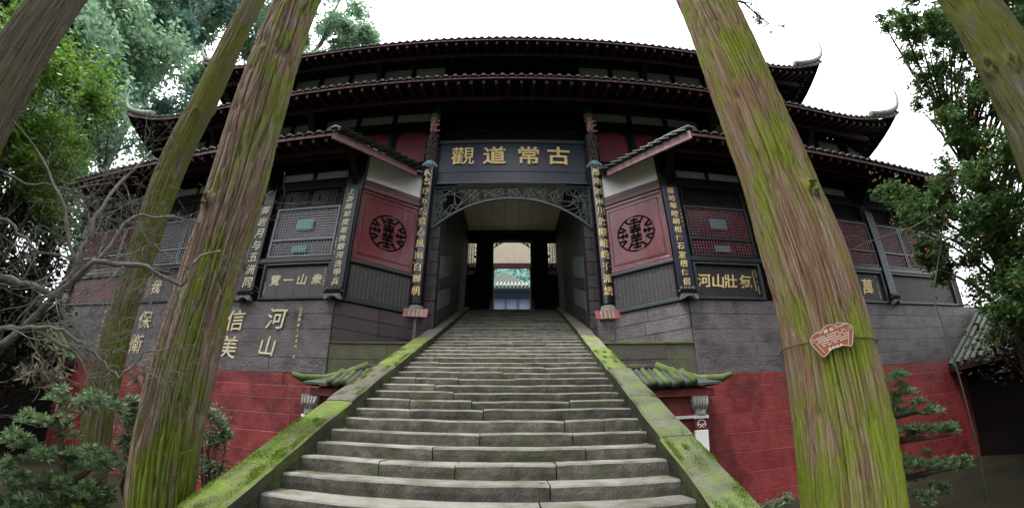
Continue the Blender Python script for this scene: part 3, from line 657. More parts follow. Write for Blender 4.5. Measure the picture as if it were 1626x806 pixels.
r1 = tier('roof', 'topmost roof tier cutting the pale sky', 9.8, 14.81, 11.5, 15.45, 14.8, 17.4, 10.8, 14.2, .80, (14.85, 17.15), 13.0, 18)
# lower roofs: along the wings and over the splayed walls
for sx in (-1, 1):
    yE, zE = 7.5, 7.65; C0 = (4.73, 7.5); C1 = (2.84, 9.42); XO = 15.8
    side = 'left' if sx < 0 else 'right'
    S = lambda x, y, z: (sx*x, y, z)
    # sheet: eave polyline, wall polyline
    roof = MB().add([S(XO,yE,zE-.06), S(C0[0],yE,zE-.06), S(*C1,zE-.06), S(XO,10.45,9.1), S(4.0,10.45,9.1), S(2.75,10.45,8.35), S(XO, 10.45, 9.1)],
                    [(0,1,4,3), (1,2,5,4)]).build('roof', G['tile'], gb, label='lower %s roof with a sloping pink bargeboard dropping to the pillar' % side)
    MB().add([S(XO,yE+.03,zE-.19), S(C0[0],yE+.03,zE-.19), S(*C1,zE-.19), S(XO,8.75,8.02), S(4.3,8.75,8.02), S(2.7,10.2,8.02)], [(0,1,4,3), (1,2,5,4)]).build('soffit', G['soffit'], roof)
    MB().add([S(XO,yE,zE-.19),S(C0[0],yE,zE-.19),S(C0[0],yE,zE-.07),S(XO,yE,zE-.07),S(XO,yE+.03,zE-.19),S(C0[0],yE+.03,zE-.19)], [(0,1,2,3),(0,4,5,1)]).build('fascia', G['pink'], roof)
    d = (Vector((*C1,0))-Vector((*C0,0))).normalized(); nn = Vector((-d.y, d.x, 0)) if True else None
    if nn.y > 0: nn = -nn
    p0, p1 = Vector((*C0, 0)), Vector((*C1, 0)); o_ = nn*.035
    q = [p0+o_, p1+o_, p0-o_, p1-o_]
    vs = [S(q[0].x,q[0].y,zE-.30), S(q[1].x,q[1].y,zE-.24), S(q[1].x,q[1].y,zE-.03), S(q[0].x,q[0].y,zE-.03), S(q[2].x,q[2].y,zE-.30), S(q[3].x,q[3].y,zE-.24), S(q[3].x,q[3].y,zE-.03), S(q[2].x,q[2].y,zE-.03)]
    MB().add(vs, [(0,1,2,3),(7,6,5,4),(0,4,5,1),(3,2,6,7),(0,3,7,4),(1,5,6,2)]).build('bargeboard', G['pink'], roof)
    x = C0[0]+.12
    while x < XO: inst('eave_tile', EAVE, (sx*x, yE-.06, zE-.07), roof, (math.radians(24), 0, 0)); x += .30
    L = (p1-p0).length; k = .1
    while k < L:
        p = p0+d*k+nn*.07; inst('eave_tile', EAVE, (sx*p.x, p.y, zE-.035), roof, (math.radians(18), 0, sx*math.atan2(d.y, -d.x)), (.8,.8,.8)); k += .25
    MB().tube([S(C0[0]+.15, yE-.02, zE+.03), S(C0[0]-.02, yE+.0, zE+.10), S(C0[0]-.4, yE+.38, zE+.12), S(C1[0], C1[1], zE+.04)], [.05,.07,.07,.05], 7).build('hip_ridge', G['tile'], roof, smooth=True)
    x = C0[0]+.2; ang = math.atan2(.56, 1.25)
    while x < XO: inst('rafter', RAF, (sx*x, yE+.05, zE-.2), roof, (ang*.93, 0, 0), (1, .6, 1)); x += .38
    a, b = sorted((sx*4.3, sx*XO)); MB().box(a, b, 8.05, 8.2, 7.44, 7.60).build('purlin', G['soffit_red'], roof)
    a, b = sorted((sx*4.4, sx*XO)); MB().box(a, b, 8.55, 8.7, 7.66, 7.82).build('purlin', G['soffit_red'], roof)

# ---- splayed wing panels
def fret_disc(fr, s0, c0, R, parent, b):
    ring = MB(fr); n = 36
    for k in range(n):
        t0, t1 = 2*PI*k/n, 2*PI*(k+1)/n
        w = .045 if k % 9 < 7 else .02
        ring.bar((s0+R*math.cos(t0), b, c0+R*math.sin(t0)), (s0+R*math.cos(t1), b, c0+R*math.sin(t1)), w, .012)
    seg = [((-.95,0),(-.42,0)), ((.42,0),(.95,0)), ((0,.25),(0,.9)), ((0,-.25),(0,-.9)), ((-.72,-.14),(-.72,.14)), ((.72,-.14),(.72,.14)), ((-.52,-.14),(-.52,.14)), ((.52,-.14),(.52,.14)),
           ((-.32,.62),(.32,.62)), ((-.22,.80),(.22,.80)), ((-.32,-.62),(.32,-.62)), ((-.22,-.80),(.22,-.80)), ((-.3,.42),(.3,.42)), ((-.3,-.42),(.3,-.42)),
           ((-.3,.12),(.3,.12)), ((-.3,-.12),(.3,-.12)), ((-.12,-.3),(-.12,.3)), ((.12,-.3),(.12,.3)), ((-.3,.26),(.3,.26)), ((-.3,-.26),(.3,-.26)),
           ((-.92,.30),(-.60,.26)), ((-.80,.54),(-.52,.30)), ((.92,.30),(.60,.26)), ((.80,.54),(.52,.30)), ((-.92,-.30),(-.60,-.26)), ((-.80,-.54),(-.52,-.30)), ((.92,-.30),(.60,-.26)), ((.80,-.54),(.52,-.30)),
           ((-.48,.80),(-.32,.62)), ((.48,.80),(.32,.62)), ((-.48,-.80),(-.32,-.62)), ((.48,-.80),(.32,-.62)), ((-.32,.62),(-.32,.50)), ((.32,-.62),(.32,-.50))]
    for (p, q) in seg: ring.bar((s0+R*p[0], b, c0+R*p[1]), (s0+R*q[0], b, c0+R*q[1]), .06, .012)
    return ring.build('round_fretwork', G['emblem'], parent)
for sx in (-1, 1):
    side = 'left' if sx < 0 else 'right'; fr = wing_fr(sx)
    MB(fr).box(.05, 2.5, -.3, -.06, 3.28, 8.05).build('wing_wall', G['dark_wood'], gb)
    rp = MB(fr).box(.22, 2.10, -.06, -.0, 4.52, 6.66).build('wing_panel', G['red_panel'], gb, label='glossy red lacquered panel on the %s splayed wall' % side)
    f = MB(fr); rect_frame(f, .20, 2.12, 4.50, 6.68, .10, .0, .03); f.build('panel_frame', G['red_panel'], rp, bevel=.012)
    f = MB(fr); rect_frame(f, .38, 1.94, 4.68, 6.48, .035, .0, .018); f.build('panel_moulding', G['red_panel'], rp, bevel=.008)
    f = MB(fr); f.box(.42, 1.90, .0, .010, 4.72, 6.44); f.build('panel_field', G['red_panel'], rp, bevel=.008)
    fret_disc(fr, 1.17, 5.53, .54, rp, .013)
    MB(fr).box(.20, 2.14, -.06, .04, 6.70, 6.86).build('panel_rail', G['dark_red'], gb, bevel=.015)
    MB(fr).box(.20, 2.14, -.06, .02, 6.86, 7.04).build('panel_rail', G['dark_red'], gb, bevel=.015)
    MB(fr).box(.18, 2.16, -.06, -.01, 7.04, 8.0).build('plaster_field', G['white'], gb)
    tb = MB(fr).box(.18, 2.14, -.06, -.02, 3.32, 4.44).build('stone_tablet', G['tablet'], gb, label='slate tablet of small chalky writing on the %s splayed wall' % side)
    f = MB(fr); rect_frame(f, .10, 2.20, 3.30, 4.50, .11, -.02, .05); f.build('tablet_frame', G['lacquer'] if sx < 0 else G['slate_green'], tb, bevel=.02)
    mk = MB(fr); marks(mk, .32, 2.0, 3.47, 4.34, 15, 11, .055, -.014, 20+sx); mk.build('tablet_writing', G['chalk'], tb, kind='stuff')
# ---- carved pillars
PX, PY, PR = 2.64, 10.15, .165
def ring_tube(mb, x, y, prof, n=16): mb.tube([(x, y, z) for z, r in prof], [r for z, r in prof], n); return mb
for sx in (-1, 1):
    x = sx*PX
    c = ring_tube(MB(), x, PY, [(3.3, PR-.01), (7, PR-.01), (11.35, PR-.02)]).build('pillar', G['dark_wood'], gb, smooth=True, label='%s carved pillar beside the entrance' % ('left' if sx < 0 else 'right'))
    ring_tube(MB(), x, PY, [(3.29, .26), (3.36, .29), (3.42, .25), (3.47, .22), (3.56, .2)]).build('pillar_base', G['carved'], c, smooth=True)
    rr = random.Random(sx); mb = MB()
    prof = [(8.42+.05*i, PR+.0+.03*rr.random()) for i in range(26)]
    ring_tube(mb, x, PY, prof)
    for k in range(26): a = rr.uniform(-2.6, -.5); zz = rr.uniform(8.45, 9.65); mb.tube([(x+.17*math.cos(a), PY+.17*math.sin(a), zz), (x+.20*math.cos(a+.1), PY+.20*math.sin(a+.1), zz+.12), (x+.17*math.cos(a+.2), PY+.17*math.sin(a+.2), zz+.22)], [.02,.045,.015], 5)
    mb.build('trunk_relief', G['tree_carve'], c, smooth=True)
    mb = MB(); ring_tube(mb, x, PY-.14, [(9.70, .03), (9.75, .10), (9.88, .12), (9.95, .09), (10.05, .13), (10.16, .10), (10.22, .04)], 9)
    for k in range(12): a = rr.uniform(-3, 0); zz = rr.uniform(9.75, 10.2); mb.tube([(x, PY-.14, zz), (x+.24*math.cos(a), PY-.14+.2*math.sin(a), zz+rr.uniform(-.08,.08))], [.05,.03], 5)
    mb.build('carved_figure', G['pink_fig'], c, smooth=True)
    mb = MB(); ring_tube(mb, x, PY-.10, [(10.2, .05), (10.30, .18), (10.4, .10), (10.52, .19), (10.62, .09)], 9); mb.build('gilt_figure', G['gold_old'], c, smooth=True)
    ring_tube(MB(), x, PY-.03, [(10.6, .12), (10.72, .16), (10.95, .15), (11.2, .14)], 10).build('teal_capital', G['teal'], c, smooth=True)
# ---- piers, entrance passage
for sx in (-1, 1):
    p = MB().box(*sorted((sx*2.2, sx*2.62)), 10.52, 11.0, 2.2, 9.5).build('pier', G['joint'], gb, label='%s stone pier at the mouth of the passage' % ('left' if sx < 0 else 'right'))
    z = 2.22; k = 0
    while z < 7.7:
        a, b = sorted((sx*2.19, sx*2.60)); cs = [a, b] if k % 2 else [a, a+.2, b] if sx > 0 else [a, b-.2, b]
        for q0, q1 in zip(cs, cs[1:]): stone('pier_stone', G['pier'], p, q0, q1, z, z+.40, 10.49, rnd.random(), ID, .2, .004)
        z += .41; k += 1
    w = MB().add([(sx*2.17,10.55,2.2),(sx*2.02,16.4,2.2),(sx*2.02,16.4,9.5),(sx*2.17,10.55,9.5),(sx*2.6,10.9,2.2),(sx*2.6,16.4,2.2),(sx*2.6,16.4,9.5),(sx*2.6,10.9,9.5)],
             [(0,1,2,3),(7,6,5,4),(0,3,7,4),(1,5,6,2),(3,2,6,7)]).build('passage_wall', G['passage'], gb)
    # slanted boards and pale panel following the stairs
    wf = Fr((sx*2.165, 10.6, 0), (-sx*.0257, .9997, 0), (-sx, 0, 0))
    for k, (h0, h1, m) in enumerate(((.30,.62,'passage'), (.66,1.25,'passage_pale'), (1.30,1.6,'passage'), (1.66,2.4,'passage_pale'), (2.46,2.8,'passage'))):
        for q0, q1 in ((.15, 1.9), (1.95, 3.6), (3.65, 5.3)):
            if (k+int(q0)) % 2 == 0 and m == 'passage_pale': mm = G['passage']
            else: mm = G[m]
            z0 = lambda q, h: Z0+SL*(10.6+q)+h
            MB(wf).add([(q0,.0,z0(q0,h0)),(q1,.0,z0(q1,h0)),(q1,.0,z0(q1,h1)),(q0,.0,z0(q0,h1)),(q0,.02,z0(q0,h0)),(q1,.02,z0(q1,h0)),(q1,.02,z0(q1,h1)),(q0,.02,z0(q0,h1))],
                [(4,5,6,7),(0,1,5,4),(1,2,6,5),(2,3,7,6),(3,0,4,7)]).build('slanted_panel', mm, w)
for i in range(9):
    x0 = -2.6+5.2*i/9; MB().box(x0+.006, x0+5.2/9-.006, 10.8, 16.3, 9.5+.004*(i % 2), 9.55).build('ceiling_board', G['cream'], gb)
MB().box(-2.6, 2.6, 10.75, 17.6, 9.56, 9.7).build('ceiling', G['dark_wood'], gb)
# portal wall at the head of the stairs
YP = 16.35; fp = FW(YP)
pw = MB(fp); pw.box(-2.4, -.86, -.12, 0, ZT, 7.28); pw.box(.86, 2.4, -.12, 0, ZT, 7.28); pw.box(-2.4, 2.4, -.12, 0, 9.02, 9.55)
pw.box(-2.4, -2.22, -.12, 0, 7.28, 9.02); pw.box(-1.62, -.86, -.12, 0, 7.28, 9.02); pw.box(.86, 1.62, -.12, 0, 7.28, 9.02); pw.box(2.22, 2.4, -.12, 0, 7.28, 9.02)
pw = pw.build('portal_wall', G['dark_wood'], gb)
for k in range(13):
    x = -2.3+k*.36
    if abs(x) > .95: MB(fp).box(x-.012, x+.012, .0, .012, ZT, 7.2).build('plank_batten', G['lacquer'], pw)
MB(fp).box(-2.4, 2.4, .0, .10, 9.32, 9.5).build('portal_beam', G['lacquer'], pw)
for sx in (-1, 1):
    lw = MB(fp); r = random.Random(3); a0, a1 = sorted((sx*1.62, sx*2.22))
    rect_frame(lw, a0, a1, 7.28, 9.02, .03, -.08, -.02)
    for k in range(1, 5): x = a0+(a1-a0)*k/5; lw.box(x-.014, x+.014, -.07, -.03, 7.3, 9.0)
    for k in range(1, 14):
        z = 7.28+1.74*k/14; lw.box(a0 if k % 3 else a0+.12, a1 if k % 2 else a1-.12, -.065, -.035, z-.014, z+.014)
    for k in range(14):
        if r.random() < .5: i_ = r.randint(0, 4); j_ = r.randint(0, 11); lw.box(a0+(a1-a0)*i_/5, a0+(a1-a0)*(i_+1)/5, -.06, -.04, 7.3+j_*.124, 7.3+(j_+.6)*.124)
    lw.build('lattice_window', G['black'], pw)
    MB(fp).box(*sorted((sx*.84, sx*.98)), .0, .07, ZT, 9.0).build('door_jamb', G['black'], pw)
    cv = MB(fp)   # carved spandrel
    for k in range(26):
        t = r.random(); x = .84-.5*t*t; z = 8.95-.42*r.random()*(1-t)-.02
        cv.tube([(sx*x, .0, z), (sx*(x-.06), .01, z+.05), (sx*(x-.09), .0, z-.01)], [.025,.03,.02], 5)
    cv.build('carved_spandrel', G['black'], pw)
# wall beyond with red beam
MB(FW(20.0)).box(-5, 5, -.2, 0, 9.55, 12.2).build('wall', G['cream'], gb)
MB(FW(20.0)).box(-5, 5, -.2, .08, 9.32, 9.55).build('beam', G['dark_red'], gb)
MB(FW(20.0)).box(-5, -.98, -.2, 0, ZT, 9.32).build('wall', G['dark_wood'], gb); MB(FW(20.0)).box(.98, 5, -.2, 0, ZT, 9.32).build('wall', G['dark_wood'], gb)
# ---- arch lattice under the board
fa = FW(10.46)
arcR = 3.3; arcC = 7.27-arcR
def arc_z(x): return arcC+math.sqrt(max(0, arcR**2-x*x))
am = MB(fa); N = 40; X0 = 2.42
for i in range(N):
    x0, x1 = -X0+2*X0*i/N, -X0+2*X0*(i+1)/N; am.bar((x0, 0, arc_z(x0)), (x1, 0, arc_z(x1)), .05, .07)
am.box(-X0-.03, X0+.03, -.04, .04, 7.70, 7.77); am.box(-X0-.05, -X0, -.035, .035, arc_z(X0), 7.70); am.box(X0, X0+.05, -.035, .035, arc_z(X0), 7.70)
aro = am.build('arch_screen', G['screen'], gb, label='curved cracked ice lattice screen under the name board')
r = random.Random(12); pts = []
for _ in range(4000):
    x = r.uniform(-X0, X0); z = r.uniform(arc_z(X0), 7.70)
    if z < arc_z(x): continue
    if all((x-p[0])**2+(z-p[1])**2 > .19**2 for p in pts): pts.append((x, z))
lt = MB(fa); used = set()
for i, p in enumerate(pts):
    ds = sorted(range(len(pts)), key=lambda j: (pts[j][0]-p[0])**2+(pts[j][1]-p[1])**2)[1:9]; k = 0
    for j in r.sample(ds, 8):
        q = pts[j]; mxz = ((p[0]+q[0])/2, (p[1]+q[1])/2)
        if (min(i,j), max(i,j)) in used or mxz[1] < arc_z(mxz[0])+.02: continue
        used.add((min(i,j), max(i,j))); lt.bar((p[0], .005*(k % 2), p[1]), (q[0], .005*(k % 2), q[1]), .017, .02); k += 1
        if k >= 2: break
lt.build('crackle_lattice', G['screen'], aro, kind='stuff')

# ------------------------------------------------------------------ boards with writing (each hangs on the gate: a thing of its own)
def board(name, label, cat, fr, a0, a1, c0, c1, m, th=.05, group=None, frame=None):
    t = thing(name, fr((a0+a1)/2, 0, c0), label, cat, group)
    MB(fr).box(a0, a1, 0, th, c0, c1).build('board', m, t, bevel=.008)
    if frame:
        f = MB(fr); rect_frame(f, a0-.03, a1+.03, c0-.03, c1+.03, .07, th*.2, th+.03); f.build('frame', frame, t, bevel=.01)
    return t
fb = Fr((0, 10.40, 0), (1,0,0), (0,-1,0))
nb = board('name_board', 'large dark blue name board with four gold characters above the entrance arch', 'name board', fb, -2.42, 2.42, 7.80, 9.55, G['name_board'], .06)
f = MB(fb); f.box(-2.45, 2.45, .06, .10, 9.46, 9.60); f.build('rail', G['slate_green'], nb, bevel=.01)
f = MB(fb); f.box(-2.45, 2.45, .06, .075, 8.24, 8.27); f.build('rail', G['plaque'], nb)
f = MB(fb); f.box(-2.45, 2.45, .06, .085, 7.77, 7.83); f.build('rail', G['slate_green'], nb)
for ch, x in zip('觀道常古', (-1.62, -.57, .55, 1.53)): put_char(ch, fb, x, 8.90, .76, G['gold'], nb, b=.085, depth=.06, bold=.004 if ch == '觀' else .018)
def plaque(label, chars, x, w, c0, c1, size, m, lm, y=YW-.05, extra=None, lotus=True, group='tall couplet plaques on the gate posts'):
    fr = Fr((0, y, 0), (1,0,0), (0,-1,0))
    t = board('couplet_plaque', label, 'plaque', fr, x-w/2, x+w/2, c0, c1, m, .05, group)
    n = len(chars)
    for i, ch in enumerate(chars): put_char(ch, fr, x, c1-(i+.6)*(c1-c0-.05)/n, size, lm, t, b=.055, depth=.03, slant=.1)
    if extra: mk = MB(fr); marks(mk, *extra, .06, .052, 41); mk.build('small_inscription', lm, t, kind='stuff')
    if lotus:
        l = MB(fr)
        for k in range(4): l.tube([(x-w/2+w*(k+.5)/4, .02, c0-.17), (x-w/2+w*(k+.5)/4, .10, c0-.09), (x-w/2+w*(k+.5)/4, .04, c0-.01)], [.05,.075,.05], 7)
        for k in range(5): l.tube([(x-w/2+w*(k+.0)/4, .02, c0-.1), (x-w/2+w*(k+.0)/4, .09, c0-.15), (x-w/2+w*k/4, .04, c0-.2)], [.04,.06,.04], 7)
        l.build('lotus_bracket', G['lotus'], t, smooth=True)
        MB(fr).prism([(x-w/2-.02, c0-.34), (x-w/2+.05, c0-.34), (x-.07, c0-.27), (x, c0-.25), (x+.07, c0-.27), (x+w/2-.05, c0-.34), (x+w/2+.02, c0-.34), (x+w/2, c0-.2), (x-w/2, c0-.2)], 0, .13).build('stone_foot', G['carved'], t)
    return t
plaque('slate green plaque on the left corner post beside the red panel', '上游歸節度敢挽銀河洗甲兵', -4.42, .42, 3.60, 6.60, .20, G['plaque'], G['cream_letter'], extra=(-4.62, -4.56, 4.5, 5.0, 1, 8))
plaque('wide slate plaque of seven characters between two left windows', '靈岩月与五洲同', -7.08, .44, 3.60, 6.25, .29, G['plaque'], G['cream_letter'])
plaque('dark plaque on the right corner post beside the red panel', '福地鄰崆峒相傳石室栖僊侣', 4.36, .44, 3.60, 6.62, .20, G['name_board'], G['gold'], extra=(4.52, 4.57, 5.2, 5.9, 1, 6))
plaque('narrow dim plaque on the far right post partly behind berry branches', '', 11.75, .34, 3.60, 6.5, .2, G['name_board'], G['chalk'], extra=(11.70, 11.82, 3.7, 6.4, 1, 22))
def pillar_board(sx, chars, label):
    x = sx*PX; R = PR+.02; t = thing('couplet_board', (x, PY, 3.58), label, 'couplet board', 'curved couplet boards on the pillars')
    mb = MB(); n = 12; vs = []
    for z in (3.6, 8.26):
        for k in range(n+1): a = PI+PI*k/n; vs += [(x+R*math.cos(a), PY+R*math.sin(a), z), (x+(R+.025)*math.cos(a), PY+(R+.025)*math.sin(a), z)]
    m = 2*(n+1); fs = []
    for k in range(n): i = 2*k; fs += [(i+1, i+3, m+i+3, m+i+1), (i, m+i, m+i+2, i+2), (i, i+2, i+3, i+1), (m+i, m+i+1, m+i+3, m+i+2)]
    fs += [(0, 1, m+1, m), (2*n, m+2*n, m+2*n+1, 2*n+1)]
    mb.add(vs, fs).build('board', G['black'], t, smooth=False)
    fr = Fr((x, PY, 0), (1,0,0), (0,-1,0))
    for i, ch in enumerate(chars): put_char(ch, fr, 0, 7.98-i*.365, .27, G['gold'], t, wrap=R+.026, b=.002, depth=.04, wide=.92)
    o = MB(); o.tube([(x, PY-.0, 8.24), (x, PY-.02, 8.34), (x, PY-.02, 8.44), (x, PY, 8.50)], [.21, .225, .18, .08], 12)
    for k in range(7): a = PI+PI*(k+.5)/7; o.tube([(x+.2*math.cos(a), PY+.2*math.sin(a), 8.24), (x+.24*math.cos(a), PY+.24*math.sin(a), 8.33), (x+.19*math.cos(a), PY+.19*math.sin(a), 8.42)], [.03,.045,.02], 5)
    o.build('blue_crown', G['blue_lotus'], t, smooth=True)
pillar_board(-1, '大名尊五岳驚心風雨百靈朝', 'black curved board with a column of gold characters on the left pillar')
pillar_board(1, '勝地冠兩川放眼岷峨千派繞', 'black curved board with a column of gold characters on the right pillar')

# small red notice stands at the pillar feet
for sx, q, lab in ((-1, (660, 497), 'small tilted red notice on a post below the left pillar'), (1, (964, 500), 'small tilted red notice on a post below the right pillar')):
    y = 9.35; r_ = ray(*q); c = r_*(y/r_.y)
    t = thing('notice_stand', (c.x, y, 2.22), lab, 'sign', 'red notice stands')
    MB().box(c.x-.035, c.x+.035, y-.02, y+.04, 2.2, c.z-.05).build('post', G['sign_post'], t, bevel=.005)
    fr = Fr((c.x, y-.03, c.z), (1, 0, -.04*sx*-1), (0,-.93,.36), (0,.36,.93))
    MB(fr).box(-.31, .31, -.015, .015, -.13, .13).build('board', G['sign_brown'], t, bevel=.004)
    MB(fr).box(-.315, -.22, .012, .019, -.134, .134).build('end_band', G['sign_red'], t); MB(fr).box(.22, .315, .012, .019, -.134, .134).build('end_band', G['sign_red'], t)
    mk = MB(fr); marks(mk, -.21, .21, -.12, .12, 4, 6, .035, .018, 50+sx); mk.build('notice_writing', G['gold'], t, kind='stuff')
    MB().box(c.x-.2, c.x+.2, y, y+.03, c.z-.17, c.z-.13).build('cross_bar', G['sign_post'], t)

# ------------------------------------------------------------------ small mossy side gateways on the red wall
BT = tile_mesh('roof_tile', .085, 1.0, .3, G['moss_tile'], pan=False)
for sx, lab in ((-1, 'small mossy tiled side gate roof against the left red wall'), (1, 'small mossy tiled side gate with white pilaster against the right red wall')):
    t = thing('side_gateway', (sx*3.3, 8.5, -1.7), lab, 'gateway'); r = random.Random(9+sx)
    xr, xe = 3.32, 4.62                                     # ridge end, eave end
    S = lambda x, y, z: (sx*x, y, z)
    MB().add([S(2.2,8.75,1.58), S(xr,8.75,1.58), S(2.2,7.95,1.05), S(xe-.1,7.95,1.12), S(2.2,7.95,1.0), S(xe-.1,7.95,1.07), S(xe-.1,8.75,1.16), S(xe-.1,8.75,1.11)],
             [(0,1,3,2), (2,3,5,4), (1,6,3), (3,6,7,5)]).build('roof_sheet', G['tile'], t)
    MB().box(*sorted((sx*2.2, sx*xr)), 8.62, 8.79, 1.56, 1.66).build('ridge_cap', G['mossy_wall'], t, bevel=.02)
    for k in range(6):
        x = 2.35+k*.30; 
        top = min(1, max(0, (xe-x)/(xe-xr)))
        y0 = 7.9; L = .88*top+.1 if x > xr else .88
        zt = 1.10+.04*max(0, x-xr)+r.uniform(-.01,.01); P = [S(x-.02*0, y0, zt), S(x, y0+L*.35, zt+.17*L/.88*.9), S(x, y0+L, zt+.50*L/.88)]
        MB().tube(P, [.080, .074, .068], 9).build('roof_tile', G['moss_tile'], t, smooth=True)
        if k < 5: P3 = [Vector(p)+Vector((sx*.15, -.02, -.035)) for p in P]; MB().tube(P3, [.085, .08, .07], 8).build('pan_tile', G['tile'], t, smooth=True)
    MB().tube([S(xr-.05,8.66,1.63), S(xr+.35,8.5,1.42), S(xr+.8,8.25,1.24), S(xe-.05,8.0,1.20), S(xe+.16,7.9,1.27)], [.10,.10,.095,.09,.05], 9).build('hip_ridge', G['moss_tile'], t, smooth=True)
    a, b = sorted((sx*2.2, sx*(xe-.25))); MB().box(a, b, 8.05, 8.13, .84, 1.0).build('fascia', G['red_wall'], t)
    a, b = sorted((sx*2.2, sx*(xe-.35))); MB().box(a, b, 8.2, 8.7, -1.8, .84).build('gate_block', G['red_wall'], t)
    xp = 4.03 if sx > 0 else 4.38; fr = Fr((sx*xp, 8.18, 0), (1,0,0), (0,-1,0))
    MB(fr).prism([(-.10,.42),(.10,.42),(.11,.50),(.16,.62),(.20,.80),(.20,.86),(-.20,.86),(-.20,.80),(-.16,.62),(-.11,.50)], -.02, .12).build('capital', G['pale_carved'], t, bevel=.01)
    c_ = MB(fr)
    for k in range(5): c_.tube([(-.12+.06*k, .12, .55), (-.14+.07*k, .15, .68), (-.16+.08*k, .13, .80)], [.02,.03,.02], 5)
    c_.tube([(.06*math.cos(a), .125, .52+.06*math.sin(a)) for a in [2*PI*i/10 for i in range(11)]], .014, 5, cap=False); c_.build('capital_carving', G['pale_carved'], t, smooth=True)
    MB(fr).box(-.17, .17, -.02, .10, .36, .43).build('pilaster_collar', G['white'], t)
    MB(fr).box(-.15, .15, -.02, .07, .12, .36).build('scroll_block', G['red_wall'], t)
    sc_ = MB(fr)
    for s in (-1, 1): sc_.tube([(s*(.05+.045*math.cos(a)*(1-a/14)), .08, .20+.045*math.sin(a)*(1-a/14)) for a in [k*.5 for k in range(11)]], .009, 5)
    sc_.tube([(-.09, .08, .2), (-.09, .08, .27), (-.05, .08, .32), (.05, .08, .32), (.09, .08, .27), (.09, .08, .2)], .010, 5); sc_.build('scroll', G['white'], t)
    MB(fr).box(-.15, .15, -.02, .08, -1.75, .11).build('pilaster', G['white'], t, bevel=.01)
    a, b = sorted((sx*2.3, sx*(xp-.15))); MB().box(a, b, 8.12, 8.2, .37, .43).build('moulding', G['white'], t)

# ------------------------------------------------------------------ side buildings whose eaves run towards the viewer
for sx, lab, ze in ((-1, 'low side building with mossy tiled roof at the far left end of the red wall', 1.40), (1, 'low side building with dark tiled roof at the far right end of the red wall', 1.25)):
    t = thing('side_building', (sx*15, 3, -1.7), lab, 'building'); X0_, X1_ = 13.75, 16.6; zr = ze+1.95
    MB().add([(sx*X0_,8.75,ze),(sx*X0_,-3,ze),(sx*X1_,-3,zr),(sx*X1_,8.75,zr),(sx*X0_,8.75,ze-.08),(sx*X0_,-3,ze-.08),(sx*19.5,-3,ze),(sx*19.5,8.75,ze)], [(0,1,2,3),(0,4,5,1),(3,2,6,7)]).build('roof', G['tile'], t)
    MB().add([(sx*(X0_+.03),8.75,ze-.2),(sx*(X0_+.03),-3,ze-.2),(sx*(X0_+.03),-3,ze-.05),(sx*(X0_+.03),8.75,ze-.05),(sx*14.7,8.75,ze+.4),(sx*14.7,-3,ze+.4)], [(0,1,2,3),(0,4,5,1)]).build('fascia', G['dark_red'], t)
    MB().box(*sorted((sx*14.7, sx*15.0)), -3, 8.75, -1.8, ze+.5).build('wall', G['dark_wood'], t)
    ln = math.hypot(X1_-X0_, zr-ze); ang = math.atan2(zr-ze, X1_-X0_)
    rt = MB(); k = 8
    vs = []
    for i in range(8):
        q = i/7*ln
        for j in range(k+1): a = PI*j/k; vs.append((.085*math.cos(a), q, (.085 if i % 2 == 0 else .078)*math.sin(a)))
    rt.add(vs, [(i*(k+1)+j, i*(k+1)+j+1, (i+1)*(k+1)+j+1, (i+1)*(k+1)+j) for i in range(7) for j in range(k)]+[tuple(range(k+1))])
    me = bpy.data.meshes.new('roof_tile_row'); me.from_pydata(rt.v, [], rt.f); me.materials.append(G['moss_tile'] if sx < 0 else G['tile']); me.update()
    y = 8.6
    while y > -2.9: inst('roof_tile_row', me, (sx*(X0_-.05), y, ze+.01), t, (ang, 0, -sx*PI/2)); y -= .27

# ------------------------------------------------------------------ courtyard seen through the doorway
cy = MB().box(-20, 20, 17.2, 60, ZT-.4, ZT-.02).build('courtyard_terrace', G['paving']); tag(cy, kind='structure')
h = thing('courtyard_hall', (0, 30, ZT), 'pale hall with tiled roof framed by the open doorway', 'hall')
MB().box(-12, 12, 30, 38, ZT, 12.2).build('wall', G['hall_wall'], h)
MB().box(-12, 12, 29.85, 30, 11.2, 11.75).build('beam', G['hall_beam'], h)
for k in range(12): x = -5.5+k; MB().box(x-.08, x+.08, 29.8, 30, ZT, 11.2).build('post', G['hall_beam'], h)
MB().add([(-13,28.8,11.75),(13,28.8,11.75),(13,31.2,13.05),(-13,31.2,13.05),(-13,28.8,11.65),(13,28.8,11.65)], [(0,1,2,3),(0,4,5,1)]).build('roof', G['hall_tile'], h)
HT = tile_mesh('hall_tile_row', .11, 2.75, .3, G['hall_tile'], pan=False)
for k in range(24): inst('hall_tile_row', HT, (-3.6+k*.30, 28.75, 11.77), h, (math.atan2(1.3, 2.4), 0, 0))
MB().add([(-2.2,31.3,13.1),(1.0,31.3,13.1),(-.6,32.6,14.7)], [(0,1,2)]).build('gable_roof', G['hall_tile'], h)
for k in range(12):
    t0 = k/12; MB().tube([(-2.2+1.6*t0+.0, 31.25+1.3*t0, 13.15+1.6*t0), (1.0-1.6*t0, 31.25+1.3*t0, 13.15+1.6*t0)], .07, 5).build('gable_tile_row', G['tile_edge'] if k % 2 else G['hall_tile'], h)

